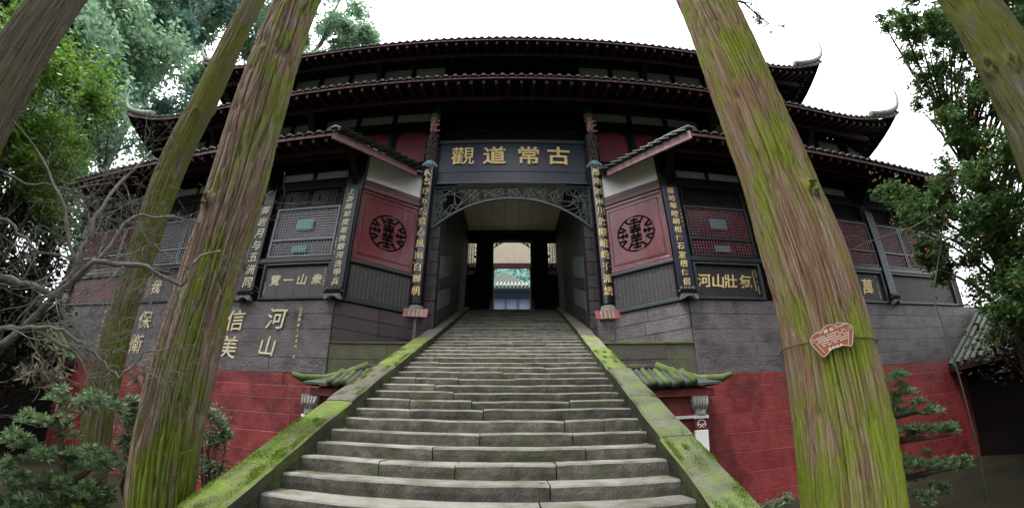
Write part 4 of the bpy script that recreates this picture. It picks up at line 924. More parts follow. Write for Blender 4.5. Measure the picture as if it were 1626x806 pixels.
# ------------------------------------------------------------------ vegetation
def leafcloud(centers, radii, n_per, size, asp=.5, flat=.8, seed=1, shell=.35, droop=0.):
    """rhombic leaves scattered through ellipsoidal clumps; returns V, F"""
    R = np.random.RandomState(seed); C = np.asarray(centers, float); r = np.asarray(radii, float)
    n = np.asarray(n_per, int) if hasattr(n_per, '__len__') else np.full(len(C), n_per)
    ci = np.repeat(np.arange(len(C)), n); M = len(ci)
    d = R.normal(size=(M, 3)); d /= np.linalg.norm(d, axis=1)[:, None]
    rad = (shell+(1-shell)*R.rand(M))**.7*np.clip(1+.22*R.normal(size=M), .3, 1.6)
    P = C[ci]+d*(rad*r[ci])[:, None]*np.array([1, 1, flat])
    t = R.normal(size=(M, 3)); t[:, 2] = t[:, 2]*.5-droop; t /= np.linalg.norm(t, axis=1)[:, None]
    u = np.cross(t, R.normal(size=(M, 3))+np.array([0, 0, 1.2])); u /= np.linalg.norm(u, axis=1)[:, None]
    s = size*(.6+.8*R.rand(M))[:, None]
    V = np.stack([P-t*s*.5, P+u*s*asp*.5, P+t*s*.5, P-u*s*asp*.5], 1).reshape(-1, 3)
    return V, np.arange(4*M).reshape(-1, 4)
def sub_clumps(center, rx, ry, rz, n, r0, seed):
    R = np.random.RandomState(seed); d = R.normal(size=(n, 3)); d /= np.linalg.norm(d, axis=1)[:, None]
    rr = (.25+.75*R.rand(n))**.6
    return np.array(center)+d*rr[:, None]*np.array([rx, ry, rz]), r0*(.6+.8*R.rand(n))
def vnoise(a, b, pa, seed):                                 # smooth value noise periodic in a (period pa cells)
    R = np.random.RandomState(seed); nb_ = int(b.max())+3; T = R.rand(pa, nb_)
    ia = np.floor(a).astype(int); ib = np.floor(b).astype(int); fa_ = a-ia; fb_ = b-ib; fa_ = fa_*fa_*(3-2*fa_); fb_ = fb_*fb_*(3-2*fb_)
    ia0, ia1 = ia % pa, (ia+1) % pa
    return (T[ia0, ib]*(1-fa_)+T[ia1, ib]*fa_)*(1-fb_)+(T[ia0, ib+1]*(1-fa_)+T[ia1, ib+1]*fa_)*fb_
def trunk(parent, stations, z0, z1, m, seed, na=260, dz=.03, amp=.014, ridges=34, mossf=None, flare=.10):
    """fissured cedar trunk: stations = [(z, x, y, r)]"""
    stn = sorted(stations); zs = np.arange(z0, z1, dz); nz = len(zs)
    zz = np.array([s[0] for s in stn]); cx = np.interp(zs, zz, [s[1] for s in stn]); cyy = np.interp(zs, zz, [s[2] for s in stn]); rr = np.interp(zs, zz, [s[3] for s in stn])
    k = np.ones(25)/25
    def sm(v): return np.convolve(np.pad(v, 12, mode='edge'), k, 'valid')
    cx, cyy, rr = sm(cx), sm(cyy), sm(rr)
    rr = rr*(1+flare*np.exp(-(zs-z0)/.55))
    A = np.arange(na)/na; AA, ZZ_ = np.meshgrid(A, zs-z0)
    warp = (vnoise(AA*6, ZZ_*.35, 6, seed)-.5)*.04+(vnoise(AA*18, ZZ_*1.6, 18, seed+9)-.5)*.009
    ap = (AA+warp+.006*ZZ_) % 1.0
    r1 = vnoise(ap*ridges, ZZ_*.8, ridges, seed+1); r2 = vnoise(ap*ridges*2, ZZ_*1.3, ridges*2, seed+2); r3 = vnoise(ap*ridges*4 % (ridges*4), ZZ_*6, ridges*4, seed+3)
    def fis(n, w): q = np.clip(np.abs(2*n-1)/w, 0, 1); return q*q*(3-2*q)
    hgt = .60*fis(r1, .26)+.34*fis(r2, .34)+.12*r3+.25*(r1 > .5)*fis(r1, .34)*(r2-.3)
    brk = vnoise(ap*ridges, ZZ_*5.5, ridges, seed+12); hgt = hgt-.30*np.clip((brk-.72)/.12, 0, 1)*(r1 > .35)   # plates break off
    KR = np.random.RandomState(seed)
    for _ in range(9):                                       # healed branch knots
        ka, kz, ks = KR.rand(), KR.uniform(0, z1-z0), KR.uniform(.035, .06); da = (AA-ka+.5) % 1-.5; q = np.hypot(da*2*PI*rr[:, None], (ZZ_-kz)*.8)/ks
        hgt = hgt+1.5*np.exp(-(q-1)**2*5)-1.0*np.exp(-q*q*2)
    lobes = (vnoise(AA*5, ZZ_*.35, 5, seed+4)-.5)
    rad = rr[:, None]*(1+.09*lobes)+amp*(hgt-.85)*2.0
    th = AA*2*PI
    V = np.stack([cx[:, None]+rad*np.cos(th), cyy[:, None]+rad*np.sin(th), np.broadcast_to(zs[:, None], th.shape)], -1).reshape(-1, 3)
    i = np.arange(nz*na).reshape(nz, na); j = np.roll(i, -1, 1)
    F = np.stack([i[:-1], j[:-1], j[1:], i[1:]], -1).reshape(-1, 4)
    mo = mossf(th, zs[:, None]) if mossf else np.zeros_like(th)
    mo = mo+.05*(r2-.5)+.04*(hgt-.6)+.16*(vnoise(AA*7, ZZ_*1.1, 7, seed+20)-.5)
    return bigmesh('trunk', V, F, m, parent, attrs={'moss': np.broadcast_to(mo, th.shape).ravel(), 'tone': (.5*r2+.25*r1+.25*vnoise(ap*ridges*4 % (ridges*4), ZZ_*1.5, ridges*4, seed+7)).ravel()}, smooth=True)
def stations(prs, d, extra=0.):
    """edge pairs seen at known horizontal distance d -> trunk stations"""
    out = []
    for (a, b) in prs:
        r1, r2 = ray(*a), ray(*b); r1.normalize(); r2.normalize(); m = (r1+r2)/2; h = math.hypot(m.x, m.y)
        sl_ = d/h; ang = math.acos(max(-1, min(1, r1.dot(r2)))); out.append((m.z*sl_, m.x*sl_, m.y*sl_, .95*sl_*m.length*math.sin(ang/2)))
    return out
def smooth_st(s, z0, z1):                                   # straighten: linear axis + slow taper, keep a little of the measured bend
    z = np.array([q[0] for q in s]); P = [np.polyfit(z, [q[i] for q in s], 1 if i < 3 else 1) for i in (1, 2, 3)]
    out = []
    for q in s: out.append((q[0],)+tuple(.9*q[i+1]+.1*np.polyval(P[i], q[0]) for i in range(3)))
    lo, hi = min(out), max(out)
    out.append((z0, *[lo[i+1]+(np.polyval(P[i], z0)-np.polyval(P[i], lo[0])) for i in range(3)]))
    out.append((z1, *[hi[i+1]+(np.polyval(P[i], z1)-np.polyval(P[i], hi[0])) for i in range(3)]))
    return out
def branch_sprigs(t, base, seed, n=5, spread=1.6, nm='foliage', limb_r=.05):
    R = random.Random(seed); cs = []; rs = []; mb = MB()
    for b_ in base:
        p = Vector(b_[0]); q = Vector(b_[1]); k = 6; P = [p.lerp(q, i/k)+Vector((R.uniform(-.08,.08), R.uniform(-.08,.08), R.uniform(-.05,.05))) for i in range(k+1)]
        mb.tube(P, [limb_r*(1-.8*i/k) for i in range(k+1)], 6)
        for i in range(2, k+1):
            for _ in range(n): cs.append(tuple(P[i]+Vector((R.gauss(0,.16), R.gauss(0,.16), R.gauss(0,.12)))*spread)); rs.append(.16)
    mb.build('branch', G['twig_dark'], t, smooth=True)
    V, F = leafcloud(cs, rs, 60, .07, .22, .8, seed, .0); bigmesh(nm, V, F, G['needle'], t)

# moss masks: th is the angle round the trunk (0 = +x, -pi/2 = towards the viewer)
def m_dir(a0, k): return lambda th: k*np.cos(th-a0)
TA = thing('cedar_tree', (-3.6, 3.5, -1.7), 'big reddish brown cedar trunk with mossy base just left of the steps', 'tree')
prA = [((435,0),(508,0)), ((375,150),(462,150)), ((333,300),(425,300)), ((282,450),(378,450)), ((232,600),(342,600)), ((192,780),(308,780))]
sA = smooth_st(stations(prA, 5.0), -1.9, 14)
trunk(TA, sA, -1.9, 14, G['bark_red'], 101, mossf=lambda th, z: .13*np.cos(th-(-.35))+.20*np.exp(-((z+1.2)/1.3)**2)-.06, amp=.032, ridges=44, dz=.04, na=520)
branch_sprigs(TA, [((sA[0][1]*1.0, sA[0][2], 11.5), (-2.0, 4.6, 10.6)), ((-3.6, 3.6, 12), (-5.2, 4.9, 10.9))], 5)
TB = thing('cedar_tree', (-5.6, 4.2, -1.7), 'slender olive green mossy cedar trunk behind the big left trunk', 'tree')
prB = [((385,0),(420,0)), ((310,150),(354,150)), ((247,260),(296,270)), ((203,400),(250,400)), ((184,460),(229,460)), ((171,500),(217,500)), ((133,620),(191,620)), ((120,720),(174,720))]
sB = smooth_st(stations(prB, 7.0), -1.9, 15)
trunk(TB, sB, -1.9, 15, G['bark_green'], 202, mossf=lambda th, z: .10*np.cos(th-(-.2))+.03, na=300, dz=.05, amp=.015, ridges=38)
branch_sprigs(TB, [((-5.6, 4.2, 12.5), (-3.9, 5.4, 11.4)), ((-5.6, 4.2, 11.6), (-6.6, 5.4, 10.4))], 6)
TC = thing('cedar_tree', (3.06, 3.15, -1.7), 'massive right cedar trunk streaked with bright green moss and tagged with a sign', 'tree')
prC = [((1076,0),(1165,0)), ((1130,150),(1235,150)), ((1175,280),(1290,280)), ((1205,400),(1345,400)), ((1237,520),(1383,520)), ((1250,650),(1415,650)), ((1268,780),(1445,770))]
sC = smooth_st(stations(prC, 4.4), -1.9, 13)
trunk(TC, sC, -1.9, 13, G['bark_pale'], 303, na=680, dz=.04, amp=.026, ridges=66, mossf=lambda th, z: .09*np.cos(th-2.6)+.13*np.cos(th-(-.2))*(z > -9)+.15*np.exp(-((z+.9)/1.0)**2)+.07*np.exp(-((z-4.2)/1.6)**2)-.07*np.exp(-((z-1.6)/.6)**2)+.03, flare=.12)
branch_sprigs(TC, [((3.1, 3.2, 7.6), tuple(at(1185, 8, 5.2))), ((3.1, 3.2, 7.0), tuple(at(1245, 47, 5.6)))], 7, n=2, spread=.8, limb_r=.03)
TD = thing('cedar_tree', (-6.9, 1.5, -1.7), 'grey brown cedar trunk leaning out of the top left corner', 'tree')
def straight(px1, px2, d, w): 
    p, q = at(*px1, d), at(*px2, d); return [(p.z, p.x, p.y, w), (q.z, q.x, q.y, w*.93)]
sD = smooth_st(straight((8, 125), (92, 0), 5.2, .30), -1.9, 12)
trunk(TD, sD, -1.9, 12, G['bark_green'], 404, na=260, dz=.05, amp=.015, ridges=38, mossf=lambda th, z: -.10+0*th)
TE = thing('cedar_tree', (7, 1.6, -1.7), 'olive mossy cedar trunk crossing the top right corner', 'tree')
sE = smooth_st(straight((1600, 100), (1537, 0), 5.0, .31), -1.9, 12)
trunk(TE, sE, -1.9, 12, G['bark_green'], 505, na=260, dz=.05, amp=.015, ridges=38, mossf=lambda th, z: .08+0*th)

for t_, c_, rz, hz_, sd_ in ((TC, (4.3, .9, 16), 3.2, 3.2, 51), (TE, (9.0, .4, 15), 3.6, 3.2, 52), (TA, (-3.4, -.4, 17), 2.6, 3.0, 53)):
    a_, b__ = sub_clumps(c_, rz, rz, hz_, 30, .9, sd_); V, F = leafcloud(a_, b__, 420, .34, .3, .7, sd_, .0); bigmesh('crown', V, F, G['needle'], t_)
# tag sign on the right trunk
def axis_at(s, z):
    s = sorted(s); zz = [q[0] for q in s]; return [float(np.interp(z, zz, [q[i] for q in s])) for i in (1, 2, 3)]
cq = ray(1331, 536); zc = 0.0
for _ in range(8):
    ax = axis_at(sC, zc); dist = math.hypot(ax[0], ax[1])-ax[2]-.05; s = dist/math.hypot(cq.x, cq.y); zc = cq.z*s
cpos = cq*s; ax = axis_at(sC, zc); on = Vector((cpos.x-ax[0], cpos.y-ax[1], 0)).normalized()
on = (on*.6+Vector((-cpos.x, -cpos.y, 0)).normalized()*.4).normalized(); ua = Vector((-on.y, on.x, 0))
tilt = math.radians(10); fs_ = Fr(Vector((ax[0], ax[1], zc))+on*(ax[2]+.045), ua*math.cos(tilt)+Vector((0,0,1))*math.sin(tilt), on, Vector((0,0,1))*math.cos(tilt)-ua*math.sin(tilt))
ts = thing('tree_tag', tuple(fs_(0,0,0)), 'brown scroll shaped tree label wired to the massive right trunk', 'sign')
top = [(-.26,.05),(-.245,.085),(-.2,.12),(-.13,.135),(-.10,.118),(-.06,.158),(0,.172),(.05,.16),(.075,.135),(.10,.158),(.15,.148),(.2,.118),(.245,.09),(.265,.05)]
bot = [(.25,.0),(.19,-.13),(.165,-.15),(.145,-.135),(.08,-.105),(.03,-.108),(-.03,-.10),(-.08,-.118),(-.14,-.15),(-.165,-.165),(-.185,-.15),(-.25,.0)]
K = .745
out = [(a*K, c*K) for a, c in top+bot]
MB(fs_).prism(out, -.006, .006).build('plate', G['tag_brown'], ts)
e = MB(fs_); e.tube([(a, .007, c) for a, c in out+[out[0]]], .0055, 5)
for s_ in (-1, 1):
    e.tube([(s_*.205*K, .009, .02*K), (s_*.145*K, .009, -.125*K)], .0055, 5)
    e.tube([((s_*.225+.026*math.cos(a)*(1-a/12))*K, .009, (.045+.026*math.sin(a)*(1-a/12))*K) for a in [k*.6 for k in range(12)]], .0045, 5)
for cxx in (-.115, .085): e.tube([((cxx+.018*math.cos(a)*(1-a/12))*K, .009, (.118+.018*math.sin(a)*(1-a/12))*K) for a in [k*.6 for k in range(12)]], .004, 5)
e.build('rim_and_scrolls', G['tag_edge'], ts)
put_char('柳', fs_, -.035, .085, .036, G['tag_white'], ts, b=.008, depth=.01); put_char('杉', fs_, .02, .085, .036, G['tag_white'], ts, b=.008, depth=.01)
mk = MB(fs_); R_ = random.Random(4)
for j, (a0, a1) in enumerate(((-.14,.12), (-.13,.14), (-.13,.14), (-.11,.14), (-.10,.13))):
    z = .045-.020*j; x = a0
    while x < a1: mk.box(x, x+.008, .0065, .0085, z, z+.008); x += .0125 if R_.random() < .9 else .03
for k in range(9): mk.box(.07+.011*k, .078+.011*k, .0065, .0085, .083, .091)
for k in range(4): mk.tube([(-.055+.035*k+.009*math.cos(a), .008, -.072+.009*math.sin(a)) for a in [2*PI*i/8 for i in range(9)]], .0035, 4, cap=False)
mk.build('tag_writing', G['tag_white'], ts, kind='stuff')
wr = MB(); z_ = zc+.01; P = []
for k in range(41):
    a = 2*PI*k/40; zz = z_-.06*math.cos(a+.9)*.5; A_ = axis_at(sC, zz); P.append((A_[0]+(A_[2]+.03)*math.cos(a), A_[1]+(A_[2]+.03)*math.sin(a), zz))
wr.tube(P, .006, 5, cap=False); w_ = wr.build('trunk_wire', G['wire']); tag(w_, 'thin rusty wire wrapped round the massive right trunk', 'wire')

# distant tall trees behind the gate, left
def big_tree(label, az, el_lo, el_hi, d, w, seed, m, n, nsub=26, leaf=.36, trunkr=.35, group='tall trees behind the temple'):
    b = aed(az, 0, d); zlo = math.tan(math.radians(el_lo))*d; zhi = math.tan(math.radians(el_hi))*d
    t = thing('tall_tree', (b.x, b.y, 2.0), label, 'tree', group)
    R = random.Random(seed); mb = MB(); P = [Vector((b.x+R.uniform(-.3,.3)*i, b.y, 2+(zhi-2)*i/8)) for i in range(9)]
    mb.tube(P, [trunkr*(1-.09*i) for i in range(9)], 9)
    cs, rs = sub_clumps((b.x, b.y, (zlo+zhi)/2), w*.85, w*.6, (zhi-zlo)/2, nsub, w*.26, seed)
    for c in cs[::2]:
        zb = min(max(c[2]-w*.5, 2), zhi-1); i = (zb-2)/(zhi-2)*8; p = P[int(i)].lerp(P[min(8, int(i)+1)], i-int(i)); q = Vector(c); mid = p.lerp(q, .5)+Vector((0, 0, -.3))
        mb.tube([p, mid, q], [trunkr*.32, trunkr*.2, .04], 6)
    mb.build('trunk', G['bark_dark'], t, smooth=True)
    V, F = leafcloud(cs, rs, n, leaf, .55, .7, seed, .0); bigmesh('crown', V, F, m, t)
big_tree('broad teal tree behind the far left roof corner', -70, 14, 46, 27, 6.4, 1, G['leaf_far'], 1200, 40)
big_tree('tall tree with forked dark trunk above the left horn', -61, 18, 60, 28, 6.4, 2, G['leaf_far2'], 1000, 44)
big_tree('dense tree rising behind the upper left roof horn', -54, 26, 62, 30, 6.6, 3, G['leaf_far'], 1050, 44)
big_tree('light open crowned tree beside the sky left of centre', -42, 42, 57, 28, 6.4, 4, G['leaf_far'], 560, 30)
big_tree('leafy branch end reaching over the top roof left of centre', -34, 48, 55, 27, 3.0, 14, G['leaf_far'], 500, 12)
big_tree('pale tree filling the gap at the left picture edge', -79, 10, 48, 25, 6.0, 5, G['leaf_far'], 1100, 38)
big_tree('dark slender tree between the two left cedar trunks', -64, 30, 60, 32, 5.5, 6, G['leaf_far2'], 620, 26)
# fresh green bush, dark thicket on the left
def bush(name, label, cat, base, clumps, n, leaf, asp, m, seed, stems=True, tw='twig_dark', droop=0, shell=.1, flat=.8):
    t = thing(name, tuple(base), label, cat); cs = [tuple(c[0]) for c in clumps]; rs = [c[1] for c in clumps]
    V, F = leafcloud(cs, rs, n, leaf, asp, flat, seed, shell, droop); bigmesh('foliage', V, F, m, t)
    R = random.Random(seed); mb = MB()
    for c in cs:
        p = Vector(base); q = Vector(c); P = [p, p.lerp(q, .35)+Vector((R.uniform(-.1,.1), R.uniform(-.1,.1), .1)), p.lerp(q, .7)+Vector((R.uniform(-.1,.1), R.uniform(-.1,.1), 0)), q]
        mb.tube(P, [.035, .025, .016, .006], 6)
    mb.build('stems', G[tw], t, smooth=True); return t
R = random.Random(77)
cl_ = []
for _ in range(26): a, e, d = R.uniform(-79, -66), R.uniform(24, 35), R.uniform(7.5, 9); cl_.append((aed(a, e, d), R.uniform(.30, .6)))
for _ in range(10): a, e, d = R.uniform(-72, -64), R.uniform(18, 27), R.uniform(7.5, 9); cl_.append((aed(a, e, d), R.uniform(.25, .5)))
bush('leafy_bush', 'fresh yellow green bush at the left edge below the leaning trunk', 'bush', (-8.2, 2.6, -1.7), cl_, 420, .11, .4, G['leaf_bright'], 31)
cl_ = []
for _ in range(46): a, e, d = R.uniform(-80, -62), R.uniform(2, 22), R.uniform(8.2, 10); cl_.append((aed(a, e, d), R.uniform(.4, .8)))
bush('dark_thicket', 'dark reddish green thicket behind the bare branches at left', 'bush', (-9, 3.2, -1.7), cl_, 420, .11, .45, G['leaf_dark'], 32)

# bare branches at left
def bare(t, limbs, seed):
    R = random.Random(seed); tw = [MB(), MB()]
    def grow(p, d, L, r, depth):
        n = max(3, int(L/.09)); P = [p]; rs = [r]
        for i in range(n):
            d = (d+Vector((R.gauss(0,.17), R.gauss(0,.17), R.gauss(0,.17)+.01))).normalized(); p = p+d*(L/n); P.append(p); rs.append(max(.0016, r*(1-.75*(i+1)/n)))
        tw[1 if r < .012 else 0].tube(P, rs, 5 if r < .012 else 7)
        if depth > 0:
            for k in range(R.randint(2, 4)):
                i = R.randint(max(1, n//4), n); dd = (d+Vector((R.gauss(0,.7), R.gauss(0,.7), R.gauss(0,.6)))).normalized(); grow(P[i], dd, L*R.uniform(.4,.72), rs[i]*R.uniform(.42,.6), depth-1)
    for P, r0, r1, dep in limbs:
        P = [Vector(p) for p in P]; Q = []
        for a, b in zip(P, P[1:]):
            for k in range(5): Q.append(a.lerp(b, k/5)+Vector((R.gauss(0,.010), R.gauss(0,.010), R.gauss(0,.010))))
        Q.append(P[-1]); n = len(Q); rs = [r0+(r1-r0)*i/(n-1) for i in range(n)]
        tw[0].tube(Q, rs, 8)
        for i in range(2, n):
            if R.random() < .62:
                d = (Q[i]-Q[i-1]).normalized(); dd = (d*.6+Vector((R.gauss(0,.6), R.gauss(0,.6), R.gauss(0,.6)))).normalized(); grow(Q[i], dd, R.uniform(.4,1.0), rs[i]*.30, dep+(1 if R.random() < .4 else 0))
    tw[0].build('limbs', G['twig'], t, smooth=True); tw[1].build('twigs', G['twig'], t, smooth=True)
t = thing('bare_tree', (-4.9, .9, -1.7), 'leafless grey lichened tree spreading twigs across the left side', 'tree')
A = lambda *q: at(*q)
limbs = [
 ([(-4.9,.9,-1.8), (-4.85,1.0,-.6), A(-40,585,4.9), A(60,500,4.6), A(120,430,4.4), A(160,330,4.4), A(240,240,4.6)], .055, .012, 2),
 ([A(60,500,4.6), A(150,415,4.2), A(235,425,4.0), A(290,455,3.9), A(310,410,3.85), A(350,398,3.9)], .030, .010, 2),
 ([A(-60,430,4.8), A(20,440,4.6), A(90,470,4.5), A(150,420,4.5), A(210,345,4.7), A(290,345,4.8), A(330,360,4.8)], .035, .007, 2),
 ([A(-60,330,5.0), A(10,350,4.8), A(60,400,4.7), A(150,420,4.7)], .022, .008, 2),
 ([A(120,430,4.4), A(105,330,4.5), A(60,240,4.8), A(20,190,5.0)], .022, .006, 2),
 ([(-4.9,.9,-1.7), A(-30,520,4.4), A(50,520,4.2), A(120,560,4.1), A(155,612,4.1)], .03, .010, 1),
 ([A(50,520,4.2), A(100,520,4.1), A(150,560,4.1), A(190,600,4.0), A(230,560,4.0), A(270,550,4.0)], .02, .006, 2),
 ([A(-50,240,5.2), A(40,290,5.0), A(110,300,4.9), A(180,290,4.9)], .015, .005, 2)]
bare(t, limbs, 9)
V, F = leafcloud([tuple(A(60,588,4.1)), tuple(A(80,600,4.1)), tuple(A(95,585,4.1)), tuple(A(40,590,4.1)), tuple(A(230,585,4.4)), tuple(A(215,600,4.5))], [.10]*6, 60, .09, .2, 1, 3, 0, .8); bigmesh('dry_leaves', V, F, G['leaf_dry'], t)
# a long thin bare shoot on the right
t = thing('bare_sapling', (5.6, 3.2, -1.7), 'thin bare shoot arching before the far right windows', 'sapling')
mb = MB(); mb.tube([(5.6,3.2,-1.8), A(1480,470,6.3), A(1500,330,6.3), A(1450,360,6.3), A(1375,385,6.3), A(1345,400,6.2)], [.015,.012,.01,.008,.006,.004], 6)
mb.tube([A(1375,385,6.3), A(1360,373,6.3), A(1335,378,6.3)], [.005,.004,.003], 5); mb.build('stem', G['twig'], t, smooth=True)

# podocarpus cloud-pruned shrubs
def podo(label, base, tufts, seed, trunks, r0=.15, n=60, ln=.092):
    t = thing('podocarpus_shrub', tuple(base), label, 'shrub'); R = np.random.RandomState(seed); Vs = []; c = 0
    for p, rad in tufts:
        k = max(1, int(8*(rad/.2)**1.5))
        for _ in range(k):
            q = np.array(p)+R.normal(size=3)*np.array([rad*.5, rad*.5, rad*.28]); M = n
            d = R.normal(size=(M, 3)); d[:, 2] = np.abs(d[:, 2])*.9+.1*R.normal(size=M); d /= np.linalg.norm(d, axis=1)[:, None]
            u = np.cross(d, R.normal(size=(M, 3))); u /= np.linalg.norm(u, axis=1)[:, None]; L = ln*(.7+.6*R.rand(M))[:, None]; w = L*.085
            b = q+d*.012
            Vs.append(np.stack([b, b+d*L*.5+u*w, b+d*L-np.array([0,0,.012]), b+d*L*.5-u*w], 1).reshape(-1, 3))
    V = np.concatenate(Vs); bigmesh('foliage', V, np.arange(len(V)).reshape(-1, 4), G['leaf_podo'], t)
    mb = MB()
    for P in trunks: P = [Vector(p) for p in P]; mb.tube(P, [.05*(1-.75*i/(len(P)-1)) for i in range(len(P))], 8)
    mb.build('trunk', G['twig_dark'], t, smooth=True)
dL = 5.4
pads = [(95,635,.16),(122,641,.14),(146,632,.17),(171,638,.18),(185,648,.14),(40,667,.16),(67,673,.15),(92,676,.16),(110,680,.12),(28,700,.18),(55,716,.18),(76,729,.15),(102,726,.18),(124,738,.15),(146,722,.17),(171,738,.2),(183,728,.12),
        (8,752,.2),(30,765,.2),(58,768,.2),(84,764,.17),(104,772,.2),(130,775,.2),(155,782,.2),(25,798,.2),(60,800,.2),(95,800,.2),(140,802,.2),(175,800,.16)]
base = at(100, 900, dL)
podo('cloud pruned podocarpus shrub at the bottom left corner', (base.x, base.y, -1.7), [(at(x, y, dL+((i*37) % 11-5)*.05), r_) for i, (x, y, r_) in enumerate(pads)], 5,
     [[(base.x, base.y, -1.8), at(103,770,dL), at(100,715,dL), at(96,690,dL), at(110,668,dL), at(150,640,dL)], [at(96,690,dL), at(88,665,dL), at(92,640,dL)], [at(100,715,dL), at(60,720,dL)], [at(103,770,dL), at(160,735,dL)], [at(103,770,dL), at(30,770,dL)]])
dR = 6.4
pads = [(1425,600,.22),(1440,622,.16),(1420,632,.2),(1455,640,.14),(1475,650,.16),(1430,652,.17),(1425,688,.2),(1452,690,.17),(1475,685,.15),(1500,685,.17),(1518,682,.12),(1440,735,.2),(1465,738,.2),(1490,740,.18),(1515,735,.17),(1532,742,.13),(1450,755,.17),(1425,770,.2),(1400,790,.2),(1500,775,.18),(1460,790,.2)]
base = at(1425, 900, dR)
podo('layered podocarpus shrub emerging right of the massive trunk', (base.x, base.y, -1.7), [(at(x, y, dR+((i*37) % 11-5)*.04), r_) for i, (x, y, r_) in enumerate(pads)], 6,
     [[(base.x, base.y, -1.8), at(1420,770,dR), at(1415,700,dR), at(1418,620,dR)], [at(1418,660,dR), at(1470,652,dR)], [at(1416,700,dR), at(1510,690,dR)], [at(1418,760,dR), at(1520,742,dR)]])
# small leafy shrubs behind trunks
cl_ = [(at(x, y, 7.4), r_) for x, y, r_ in ((335,655,.22),(350,672,.2),(325,690,.25),(345,700,.2),(360,690,.12),(330,735,.25),(345,745,.22),(320,640,.15))]
b_ = at(330, 830, 7.4); bush('small_shrub', 'small pale leaved shrub between the big left trunk and the steps', 'shrub', (b_.x, b_.y, -1.7), cl_, 240, .09, .28, G['leaf_shrub'], 41, droop=.2)
cl_ = [(at(x, y, 7.6), r_) for x, y, r_ in ((208,650,.22),(200,670,.2),(212,690,.2),(195,700,.22),(205,720,.2),(215,665,.2),(200,745,.2),(212,635,.14))]
b_ = at(210, 830, 7.6); bush('small_shrub', 'narrow glossy shrub between the two left cedar trunks', 'shrub', (b_.x, b_.y, -1.7), cl_, 240, .09, .28, G['leaf_shrub'], 42, droop=.2)
cl_ = [(at(x, y, 7.0), r_) for x, y, r_ in ((1232,800,.15),(1250,790,.15),(1215,812,.2))]
b_ = at(1240, 850, 7.0); bush('small_shrub', 'low shrub at the foot of the right red wall', 'shrub', (b_.x, b_.y, -1.7), cl_, 120, .08, .28, G['leaf_shrub'], 43)
cl_ = [(at(405+x, 708+y, 7.5), .05) for x, y in ((0,0),(-10,3))]
# berry tree on the right
t = thing('berry_tree', (8.2, 3.6, -1.7), 'glossy leaved tree with orange berries hanging in from the right', 'tree'); R = random.Random(5)
spots = [(1470,128,.3),(1482,165,.34),(1505,205,.36),(1452,92,.25),(1560,155,.6),(1430,45,.3),(1500,70,.5),(1560,80,.6),(1580,320,.8),(1515,330,.45),(1412,32,.28),(1440,62,.36),(1468,30,.5),(1520,40,.7),(1490,112,.42),(1540,120,.7),(1600,60,.8),(1530,190,.48),(1580,200,.8),(1620,150,.8),(1550,262,.7),(1610,280,.9),(1512,275,.35),
 (1480,312,.45),(1435,322,.32),(1408,302,.18),(1540,340,.8),(1600,370,.9),(1470,352,.42),(1510,400,.5),(1560,430,.6),(1610,460,.8),(1482,400,.26),(1492,440,.16),(1660,100,1),(1665,300,1.2),(1660,450,1),(1640,380,.9),(1590,20,.8),(1650,0,.8),(1600,490,.5)]
cs = []; rs = []
for px_, py_, r_ in spots:
    c = at(px_, py_, R.uniform(7.4, 8.6)); k = int(19*r_*r_)+4; a, b = sub_clumps(tuple(c), r_, r_*.9, r_*.8, k, .2, R.randint(0, 9999)); cs += [tuple(x) for x in a]; rs += list(b)
V, F = leafcloud(cs, rs, 150, .085, .42, .8, 61, .0, .15); bigmesh('crown', V, F, G['leaf_berry'], t)
Rn = np.random.RandomState(8); C = np.array(cs); 
low = C[(C[:, 2] < 4.6)]; bc = low[Rn.randint(0, len(low), 230)]+Rn.normal(size=(230, 3))*.17
bc = np.repeat(bc, 5, 0)+Rn.normal(size=(1150, 3))*.028
octv = np.array([(1,0,0),(-1,0,0),(0,1,0),(0,-1,0),(0,0,1),(0,0,-1)])*.018; octf = np.array([(0,2,4),(2,1,4),(1,3,4),(3,0,4),(2,0,5),(1,2,5),(3,1,5),(0,3,5)])
V = (bc[:, None]+octv[None]).reshape(-1, 3); F = (octf[None]+6*np.arange(len(bc))[:, None, None]).reshape(-1, 3); bigmesh('berries', V, F, G['berry'], t, kind='stuff')
mb = MB(); root = Vector((8.2, 3.6, -1.9)); mb.tube([root, (8.1,3.6,0), (8.0,3.55,2.2), (8.2,3.3,4.5), (8.4,3.2,6.5)], [.16,.13,.11,.08,.03], 9)
for i in range(0, len(cs), 5):
    q = Vector(cs[i]); p = Vector((8.1, 3.5, max(.3, q.z-1.4))); mb.tube([p, p.lerp(q, .5)+Vector((0,0,.2)), q], [.035,.02,.006], 5)
mb.build('trunk', G['twig_dark'], t, smooth=True)

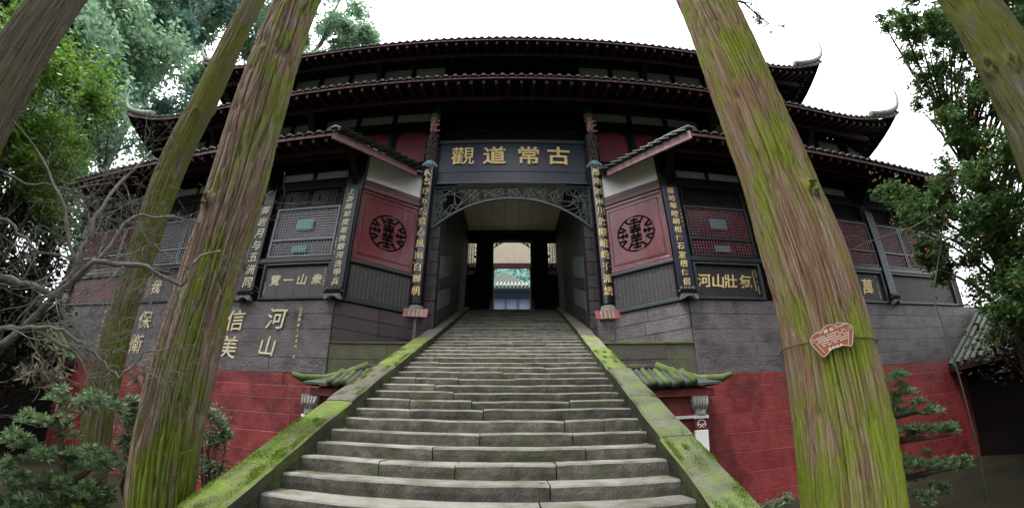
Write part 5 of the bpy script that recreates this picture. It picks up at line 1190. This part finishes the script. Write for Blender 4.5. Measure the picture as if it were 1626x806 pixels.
cl_ = []; R = random.Random(78)
for _ in range(44): a, e, d = R.uniform(63, 82), R.uniform(3, 22), R.uniform(10.5, 13); cl_.append((aed(a, e, d), R.uniform(.5, 1.0)))
bush('dark_thicket', 'dark thicket behind the berry tree at the far right', 'bush', (11.5, 4.2, -1.7), cl_, 380, .14, .45, G['leaf_dark'], 33)
for k, (x, y, h) in enumerate(((-4.5, -10, 14), (4.5, -8.5, 14), (11, -4, 14), (0, -15, 18), (14, -12, 17), (-13, -8, 15), (16, 1, 15), (-18, 0, 15))):  # unseen forest round the viewer, added to hold back low sky light
    big_tree(['unseen evergreen left of centre behind the viewer', 'unseen evergreen right of centre behind the viewer', 'unseen evergreen behind the right shoulder of the viewer', 'tallest unseen evergreen straight behind the viewer', 'far unseen evergreen behind the viewer to the right', 'far unseen evergreen behind the viewer to the left', 'unseen evergreen beyond the right side building', 'unseen evergreen beyond the left side building'][k],
        math.degrees(math.atan2(x, y)), 12, math.degrees(math.atan2(h, math.hypot(x, y))), math.hypot(x, y), 5.0, 90+k, G['leaf_dark'], 420, 34, .46, .3, 'unseen forest trees holding back low light')
# wooded hillside beyond the courtyard
cs = []; rs = []; Rn = np.random.RandomState(3)
for k in range(150): y = Rn.uniform(55, 85); x = Rn.uniform(-16, 16); cs.append((x, y, ZT+12+(y-50)*1.0+Rn.uniform(-1, 1.5))); rs.append(Rn.uniform(1.6, 3.0))
V, F = leafcloud(cs, rs, 420, .7, .6, .8, 71, .2); hw = bigmesh('hillside_wood', V, F, G['leaf_hill'], kind='stuff'); tag(hw, 'pale blue green wooded hillside seen through the doorway', 'woodland')
hm = MB().add([(-60,48,ZT),(60,48,ZT),(60,90,ZT+50),(-60,90,ZT+50)], [(0,1,2,3)]).build('hill', G['leaf_hill']); tag(hm, kind='structure')

for nm, g in (('cedar_tree', 'cedar trees in front of the gate'), ('retaining_wall', 'painted stone retaining walls'), ('side_building', 'low side buildings'), ('side_gateway', 'small tiled side gateways'), ('podocarpus_shrub', 'podocarpus shrubs'), ('small_shrub', 'small leafy shrubs'), ('dark_thicket', 'dark thickets')):
    for o in sc.objects:
        if o.parent is None and o.name.split('.')[0] == nm: o['group'] = g
